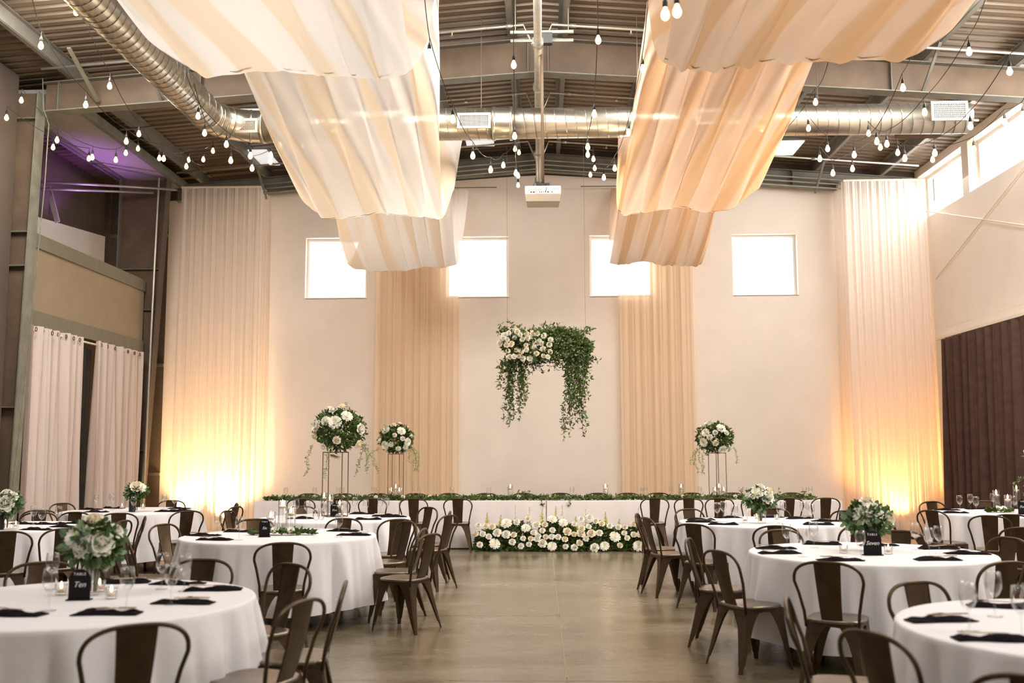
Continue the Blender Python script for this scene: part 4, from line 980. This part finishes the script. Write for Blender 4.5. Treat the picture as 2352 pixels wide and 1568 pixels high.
bouquet('table_bouquet', (q.x + .05, q.y, ZT + .27), .14, [(.25, -.5, .45, .075, 'rose'), (.65, -.4, .35, .07, 'dahlia'), (-.1, -.3, .6, .05, 'rose')], 2, 'ivory rose bouquet on the table by the pale curtains', 'table bouquets', 300, .07, .25)
q = P(-2, 1216, z=ZT); vase(q, .155, .045, M['blackm'], 'black cylinder vase at the left edge of the view')
bouquet('table_bouquet', (q.x + .07, q.y, ZT + .27), .14, [(.3, -.7, .0, .075, 'rose'), (.55, -.3, .5, .05, 'rose'), (.1, -.3, .7, .05, 'rose'), (-.5, -.4, .3, .07, 'rose')], 3, 'ivory rose bouquet cut by the left edge of the view', 'table bouquets', 300, .07, .25)
q = P(1750, 1201, z=ZT); vase(q, .15, .045, M['glass'], 'clear cylinder vase holding the bouquet on the right back table')
bouquet('table_bouquet', (q.x - .02, q.y, ZT + .265), .155, [(-.35, -.45, .4, .085, 'dahlia'), (.4, -.65, .1, .065, 'rose'), (.55, -.3, .5, .05, 'rose'), (.05, -.2, .7, .055, 'rose'), (-.75, -.3, .2, .045, 'rose')], 4, 'white dahlia and rose bouquet in the clear vase', 'table bouquets', 330, .07, .24)
q = P(2012, 1264, z=ZT); vase(q, .13, .04, M['glass'], 'clear vase hidden behind the Seven sign')
bouquet('table_bouquet', (q.x - .06, q.y, ZT + .25), .155, [(-.35, -.5, .2, .085, 'dahlia'), (.1, -.5, .4, .085, 'dahlia'), (.75, -.45, .0, .07, 'rose'), (.0, -.1, .8, .055, 'rose')], 5, 'full white dahlia bouquet with eucalyptus behind the Seven sign', 'table bouquets', 420, .075, .22, euc=170)
# low centrepieces of leaves and daisies
for k, (px, py), w_, fl_, lab in (('TL2', (650, 1228), .30, [(-.07, -.05), (.09, -.06)], 'low leafy garland with two daisies round the candles on the Six sign table'), ('TR4', (2296, 1176), .14, [(-.02, -.04), (.05, -.02), (.0, .04)], 'small leafy cluster with white blooms by the dark curtain')):
    q = P(px, py, z=ZT); r = random.Random(int(px)); t = thing('centrepiece', (q.x, q.y, ZT + .001), lab, 'flowers'); mb = MB()
    for _ in range(300):
        a = r.uniform(-1, 1); v = Vector((a * w_, r.uniform(-.07, .07) * (1 - a * a * .7), r.uniform(.006, .035))); d_ = Vector((a * .8 + r.uniform(-.5, .5), r.uniform(-1, 1), r.uniform(.1, .5))); leaf(mb, v, d_, .06, .013, r)
    mb.ob('foliage', M['leaf'], t, kind='stuff')
    for x, y in fl_: bloom(t, (x, y, .05), (0, -.6, .6), .042, 'dahlia', r)
# head table garland
r = random.Random(5); g0, g1 = P(612, 1145, Y=HY0 + .3).x, P(1868, 1145, Y=HY0 + .3).x
t = thing('garland', ((g0 + g1) / 2, HY0 + .28, ZT + .001), 'leafy green garland with ivory buds running along the head table', 'garland'); mb = MB(); hw = (g1 - g0) / 2
for _ in range(4600):
    x = r.uniform(-hw, hw); e = 1 + .5 * math.sin(x * 3.1) ; v = Vector((x, r.uniform(-.11, .11) * e, r.uniform(.002, .05)))
    leaf(mb, v, Vector((r.uniform(-1, 1), r.uniform(-1, .8), r.uniform(0, .7))), .075 * r.uniform(.6, 1.2), .014, r)
mb.ob('foliage', M['leaf'], t, kind='stuff'); mb = MB(); sm = MB()
for cxp in (1185, 1205, 1218, 1700, 1788, 1840, 1720):
    q = P(cxp, 1140, Y=HY0 + .28); vine(mb, sm, (q.x - t.location.x, r.uniform(-.05, .05), .02), .13, r, .05, .012, .25, 40, (r.uniform(-.5, .5), 0, 1), -.2)
q0 = t.location.x
vine(mb, sm, (P(1245, 1150, Y=HY0).x - q0, -.30, .01), .1, r, .05, .013, .2, 60); vine(mb, sm, (P(1310, 1150, Y=HY0).x - q0, -.30, .01), .09, r, .05, .013, .2, 60)
mb.ob('leaf_sprigs', M['leaf'], t, kind='stuff'); sm.ob('stems', M['vinestem'], t, kind='stuff')
for i in range(18):
    x = -hw + 2 * hw * (i + .5) / 18 + r.uniform(-.12, .12); bloom(t, (x, -.04, .055), (r.uniform(-.3, .3), -.7, .6), .035, 'rose', r)
# tall stands with flower balls
def stand(loc, h, w_, label, floor=False):
    t = thing('flower_stand', loc, label, 'stand', 'tall metal flower stands', .5)
    for sx in (-1, 1):
        for sy in (-1, 1): MB().tube([(sx * w_, sy * w_, 0), (sx * w_, sy * w_, h)], .006, 6).ob('post', M['steel2'], t, True)
    for z, nm in ((.006, 'base_ring'), (h, 'top_ring')):
        MB().tube([(-w_, -w_, z), (w_, -w_, z), (w_, w_, z), (-w_, w_, z)], .006, 6, closed=True).ob(nm, M['steel2'], t)
    MB().box((-w_, -w_, h), (w_, w_, h + .006)).ob('top_plate', M['steel2'], t)
def ball(loc, rad, seed, label, bl, trail=4, nl=1500):
    r = random.Random(seed); t = thing('flower_ball', loc, label, 'flowers', 'tall flower arrangements'); a = MB(); sm = MB(); c = Vector((0, 0, rad * .72))
    for _ in range(nl):
        v = rnd_dir(r); v.z = v.z * .8 + .1; rr = rad * r.uniform(.45, .95); p = c + v * rr
        if p.z < .015: p.z = .015 + r.random() * .03
        leaf(a, p, v + rnd_dir(r) * .8, .06 * r.uniform(.7, 1.2), .015, r)
    a.ob('foliage', M['leaf'], t, kind='stuff'); b = MB()
    for i in range(trail):
        an = r.uniform(0, 6.28) if i > 1 else (PI if i else 0) + r.uniform(-.4, .4); p = Vector((math.cos(an) * rad * .9, math.sin(an) * rad * .5 - .1, rad * .25))
        vine(b, sm, p, r.uniform(.25, .5), r, .035, .006, .3, 70, (math.cos(an), 0, -.3), 1.5)
    for _ in range(5): v = rnd_dir(r, .6); vine(b, sm, c + v * rad * .8, .12, r, .03, .005, .2, 70, v, 0)
    b.ob('fern_trails', M['fern'], t, kind='stuff'); sm.ob('stems', M['vinestem'], t, kind='stuff')
    for x, z, s, kd in bl:
        y = -math.sqrt(max(.04, 1 - min(.96, x * x + z * z))); v = Vector((x, y, z * .95)); bloom(t, c + v * rad * .95, v, s, kd, r)
    for _ in range(7):
        v = rnd_dir(r, .3); v.y = abs(v.y); bloom(t, c + v * rad * .92, v, .045, 'rose', r)
q = P(764, 1187, z=ZT); q.y += .12
stand((q.x, q.y, ZT + .001), .79, .125, 'tall four-post flower stand on the Five sign table')
ball((q.x + .04, q.y, ZT + .80), .34, 21, 'largest flower ball on the tall stand at left', [(.02, .35, .095, 'dahlia'), (.42, .6, .085, 'dahlia'), (-.35, .42, .06, 'rose'), (-.75, .2, .09, 'dahlia'), (-.15, .85, .055, 'rose'), (-.35, .9, .055, 'rose'), (.15, .98, .055, 'rose'), (.1, -.35, .05, 'rose'), (-.45, -.6, .045, 'rose'), (.9, .1, .07, 'rose'), (.8, -.5, .06, 'rose'), (-.8, -.15, .055, 'rose')], 5)
q = P(908, 1143, Y=HY0 + .36)
stand((q.x, HY0 + .38, ZT + .001), .76, .10, 'tall four-post flower stand on the head table, left of centre')
ball((q.x, HY0 + .38, ZT + .77), .30, 22, 'flower ball above the head table, left of centre', [(-.5, .6, .085, 'dahlia'), (.4, .55, .085, 'dahlia'), (-.5, -.3, .085, 'dahlia'), (.75, -.1, .08, 'dahlia'), (-.1, .9, .055, 'rose'), (.05, .3, .04, 'rose'), (-.15, -.25, .045, 'rose'), (.25, -.5, .045, 'rose'), (.5, .1, .04, 'rose'), (-.85, 0, .045, 'rose'), (-.95, .25, .04, 'rose'), (.65, -.4, .05, 'rose'), (.9, .3, .04, 'rose')], 5)
q = P(1650, 1143, Y=HY0 + .36)
stand((q.x, HY0 + .38, ZT + .001), .76, .10, 'tall four-post flower stand on the head table, right of centre')
ball((q.x - .04, HY0 + .38, ZT + .77), .31, 23, 'flower ball above the head table, right of centre', [(.25, .6, .09, 'dahlia'), (-.4, .85, .08, 'dahlia'), (-.6, .35, .08, 'dahlia'), (-.7, -.2, .085, 'dahlia'), (.3, -.6, .085, 'dahlia'), (.8, -.55, .085, 'dahlia'), (-.1, .35, .045, 'rose'), (-.4, .1, .05, 'rose'), (-.1, -.25, .05, 'rose'), (.55, .35, .045, 'rose'), (-.85, .1, .04, 'rose')], 5)
q = P(2424, 1040, Y=11.0)
stand((q.x, 11.0, .001), 1.25, .12, 'tall flower stand at the right edge of the view', True); ball((q.x, 11.0, 1.26), .30, 24, 'ferny arrangement poking in at the right edge', [(.2, .5, .07, 'rose')], 9, 900)
# floor flowers in front of the head table
for ci, (xa, xb, lab) in enumerate(((1092, 1236, 'left mound of ivory roses and dahlias before the head table'), (1232, 1338, 'middle mound of dahlias and larkspur before the head table'), (1334, 1476, 'right mound of ivory roses and dahlias before the head table'))):
    r = random.Random(50 + ci); a, b = P(xa, 1262, Y=HY0 - .25).x, P(xb, 1262, Y=HY0 - .25).x; hw = (b - a) / 2; t = thing('floor_flowers', ((a + b) / 2, HY0 - .27, 0), lab, 'flowers', 'flower mounds on the floor'); mb = MB(); fr_ = MB()
    def env(x): return .40 + .06 * math.sin(x * 7 + ci * 2)
    for _ in range(2300):
        x = r.uniform(-hw, hw); e = math.sqrt(max(.05, 1 - (x / hw) ** 4)); z = r.uniform(.005, env(x) * e); y = r.uniform(-.17, .15) * (1 - .5 * z / .5)
        leaf(mb, (x, y, z), Vector((r.uniform(-1, 1), r.uniform(-1, .3), r.uniform(-.1, .9))), .065 * r.uniform(.6, 1.2), .016, r)
    mb.ob('foliage', M['leaf'], t, kind='stuff')
    for i in range(4 if ci != 1 else 4):
        x = -hw * .75 + hw * 1.5 * i / 3 + r.uniform(-.06, .06); top = env(x) + r.uniform(.16, .28); sp = thing('larkspur', (x, r.uniform(-.05, .08), .1)); sp.parent = t
        k = MB(); k.tube([(0, 0, 0), (.01, 0, top - .1)], .003, 5); k.ob('stem', M['vinestem'], sp); k = MB()
        for j in range(120):
            f = j / 120; z = (top - .1) * (.35 + .65 * f); s_ = .036 * (1.15 - f); v = rnd_dir(r); leaf(k, Vector((v.x, v.y, 0)) * .018 * (1.2 - f) + Vector((.01 * f, 0, z)), v + Vector((0, 0, .5)), s_ * 1.4, s_ * .5, r)
        k.ob('florets', M['heart'] if r.random() < .5 else M['petal'], sp, kind='stuff')
    spots = []; tries = 0
    while len(spots) < (23 if ci != 1 else 20) and tries < 4000:
        tries += 1; x = r.uniform(-hw * .98, hw * .98); z = r.uniform(.06, env(x) * 1.08) if r.random() < .25 else r.uniform(.2, env(x) * 1.15); s_ = r.choice((.05, .045, .055, .05, .10, .085, .07))
        if all(math.hypot(x - c[0], z - c[1]) > (s_ + c[2]) * .95 for c in spots): spots.append((x, z, s_))
    for x, z, s_ in spots:
        y = -.15 * math.sqrt(max(.1, 1 - (z / .55) ** 2)) - .03; bloom(t, (x, y, max(z, s_ * .85)), (r.uniform(-.3, .3), -1, .45 + z), s_, 'dahlia' if s_ > .07 else 'rose', r)
# suspended installation
r = random.Random(77); c = P(1256, 798, Y=16.0); t = thing('hanging_flowers', (c.x, 16.0, c.z), 'hanging cloud of green vines with ivory roses above the head table', 'flowers')
def L2(px, py): q = P(px, py, Y=16.0); return Vector((q.x - c.x, 0, q.z - c.z))
mb = MB(); sm = MB()
for _ in range(3600):
    u = r.uniform(-1, 1); e = (1 - abs(u) ** 3) ** .5; x = u * .72; zc = .02 + .03 * math.sin(5 * u)
    p = Vector((x, r.gauss(0, .13), zc + r.uniform(-.24, .27) * e)); leaf(mb, p, rnd_dir(r, .1), .072 * r.uniform(.6, 1.2), .0145, r)
for _ in range(80):
    u = r.uniform(-1, 1); up = r.random() < .5; p = Vector((u * .66, r.uniform(-.12, .12), (.2 if up else -.15))); d0 = Vector((u * .9 + r.uniform(-.3, .3), 0, .8 if up else -.6))
    vine(mb, sm, p, r.uniform(.1, .26), r, .066, .013, .3, 36, d0, .5)
for px, n, Ls in ((1172, 10, (.6, 1.15)), (1190, 8, (.5, 1.1)), (1205, 5, (.25, .7)), (1160, 7, (.2, .6)), (1315, 12, (.6, 1.38)), (1332, 10, (.5, 1.25)), (1345, 7, (.2, .7)), (1298, 6, (.2, .8)), (1230, 4, (.08, .2)), (1262, 1, (.1, .15))):
    for _ in range(n):
        p0 = L2(px + r.uniform(-10, 10), 825); p0.y = r.uniform(-.1, .1); vine(mb, sm, p0, r.uniform(*Ls), r, .066, .0135, .13, 24, (r.uniform(-.1, .1), 0, -1), 1.4)
mb.ob('foliage', M['leaf'], t, kind='stuff'); sm.ob('stems', M['vinestem'], t, kind='stuff')
RP = [(347, 190), (365, 178), (415, 172), (400, 205), (355, 218), (333, 212), (312, 240), (382, 240), (352, 250), (378, 250), (360, 285), (445, 215), (470, 183), (476, 210), (467, 250), (440, 290), (470, 278), (395, 318), (425, 315), (370, 318), (450, 330), (505, 180), (533, 183), (497, 200), (533, 237), (515, 262), (560, 240), (573, 196), (613, 218), (568, 272), (610, 290), (570, 314), (596, 320), (528, 300), (335, 190), (432, 190), (490, 330), (605, 248), (547, 225), (410, 280)]
for x, y in RP:
    q = L2(1030 + x / 2.614, 700 + y / 2.614); q.y = -.20 - r.random() * .05; bloom(t, q, (r.uniform(-.4, .4), -1, .25), .038 + r.random() * .012, 'rose', r)
for px in (1165, 1345):
    q = L2(px, 790); MB().tube([(q.x, 0, q.z), (q.x, 0, roof(px and (c.x + q.x)) - .02 - c.z)], .002, 5).ob('suspension_wire', M['wire'], t)
MB().tube([L2(1160, 795), L2(1350, 795)], .012, 8).ob('support_bar', M['steel2'], t)

# ------------------------------------------------------------------ string lights
BULB = MB().lathe([(0, -.092), (.012, -.090), (.024, -.078), (.030, -.060), (.027, -.040), (.017, -.018), (.012, 0), (0, 0)], 14).mesh('bulb', M['bulbglass'], True)
SOCK = MB().lathe([(0, .062), (.006, .060), (.010, .040), (.016, .034), (.0175, 0), (.015, -.006), (0, -.006)], 12).mesh('socket', M['black'], True)
STR = [
 ('swinging down the far left from the near roof', [(181, -60), (175, 26), (252, 196), (319, 306), (366, 362), (433, 366)], 9, 15.6),
 ('starting high in the top left corner', [(60, -30), (94, 103), (197, 239), (290, 323), (376, 363), (428, 381), (470, 400)], 9.5, 15.9),
 ('leaving the left column for the far left roof', [(49, 229), (131, 320), (212, 360), (266, 366), (289, 350), (317, 340), (467, 365), (489, 345), (600, 320)], 13.2, 16.0),
 ('lowest beside the left column', [(15, 269), (122, 337), (204, 363)], 13.3, 14.8),
 ('crossing below the duct elbow, upper', [(420, 180), (455, 265), (520, 330), (575, 356), (622, 355), (643, 333)], 11.5, 12.9),
 ('crossing below the duct elbow, lower', [(440, 200), (470, 304), (530, 367), (579, 385), (621, 369)], 11.8, 13.0),
 ('shining through the left middle swag', [(683, 320), (696, 333), (729, 411), (738, 409), (770, 440), (777, 426), (800, 419), (808, 400)], 15.6, 17.2),
 ('running down the right edge of the left swags', [(970, -20), (986, 122), (1040, 272), (1086, 356), (1127, 388), (1156, 378), (1183, 341), (1192, 349)], 8, 16),
 ('hanging straight down left of the ridge pipe', [(1178, -40), (1180, 147), (1182, 311), (1185, 396), (1190, 402), (1190, 424)], 8.5, 16.2),
 ('hanging straight down right of the ridge pipe', [(1372, -40), (1374, 90), (1365, 260), (1350, 336), (1350, 353), (1363, 364), (1356, 400)], 8, 16),
 ('running down the left edge of the right swags', [(1490, 20), (1476, 156), (1444, 303), (1412, 385), (1387, 406), (1366, 385)], 9.5, 15.5),
 ('nearest, in front of the right front swag', [(1518, -60), (1528, 30), (1555, 23), (1575, -60)], 6.3, 5.9),
 ('shining through the right middle swag', [(1578, 328), (1594, 343), (1610, 377), (1648, 378), (1648, 398), (1694, 375), (1709, 379)], 15.6, 17.0),
 ('slanting from the right swag towards the far right', [(1905, 170), (1873, 233), (1788, 335)], 10.5, 13.2),
 ('slanting down past the duct at right of centre', [(2110, 120), (2074, 200), (2014, 323), (1962, 354), (1958, 386)], 10, 13.0),
 ('longest slant above the right duct end', [(2270, 20), (2226, 117), (2124, 256), (2037, 329), (1995, 305)], 9, 12.9),
 ('dropping to the far right corner', [(2400, 60), (2319, 162), (2229, 288), (2147, 350), (2078, 362), (2062, 349)], 9, 12.9),
 ('hung along the clerestory windows', [(2380, 180), (2350, 262), (2308, 279), (2237, 341), (2142, 365)], 11.5, 13.2),
 ('looped under the right duct', [(1750, 293), (1857, 293), (1901, 340), (1883, 363), (1913, 396), (2022, 337)], 12.4, 13.0),
]
li = 0
for lab, pts, Ya, Yb in STR:
    n = len(pts); Wp = [P(a, b, Y=Ya + (Yb - Ya) * i / (n - 1)) for i, (a, b) in enumerate(pts)]
    t = thing('string_light', tuple(Wp[0]), 'warm festoon string light ' + lab, 'string light', 'festoon string lights'); o = Wp[0]
    cab = []; nodes = [w + Vector((0, 0, .16)) for w in Wp]
    for i in range(n - 1):
        a, b = nodes[i], nodes[i + 1]; sag = .05 * (b - a).length
        for j in range(7): f = j / 7; cab.append(a.lerp(b, f) - Vector((0, 0, 4 * sag * f * (1 - f))) - o)
    cab.append(nodes[-1] - o); MB().tube(cab, .0045, 5).ob('cable', M['cable'], t, True, )
    for i, w in enumerate(Wp):
        if pts[i][1] < 0 or not (-5 < pts[i][0] < 2357) or (i == 0 and pts[i] in ((420, 180), (440, 200), (1490, 20), (1905, 170), (2110, 120), (2270, 20), (970, -20))) or pts[i] in ((470, 400), (600, 320)): continue
        top = w + Vector((0, 0, .045)) - o
        s_ = kid('socket', SOCK, t, top); kid('bulb', BULB, s_, (0, 0, -.004))
        MB().tube([top + Vector((0, 0, .055)), top + Vector((0, 0, .117))], .003, 5).ob('lead', M['cable'], t)
        li += 1
        if li % 6 == 0: point('bulb_light', tuple(w - Vector((0, 0, .06))), 9, (1, .72, .42), .04)
for i, q in enumerate(candle_pts):
    if i in (1, 4, 7, 10, 13): point('candle_light', (q[0], q[1], q[2] + .05), .7, (1, .6, .3), .02)
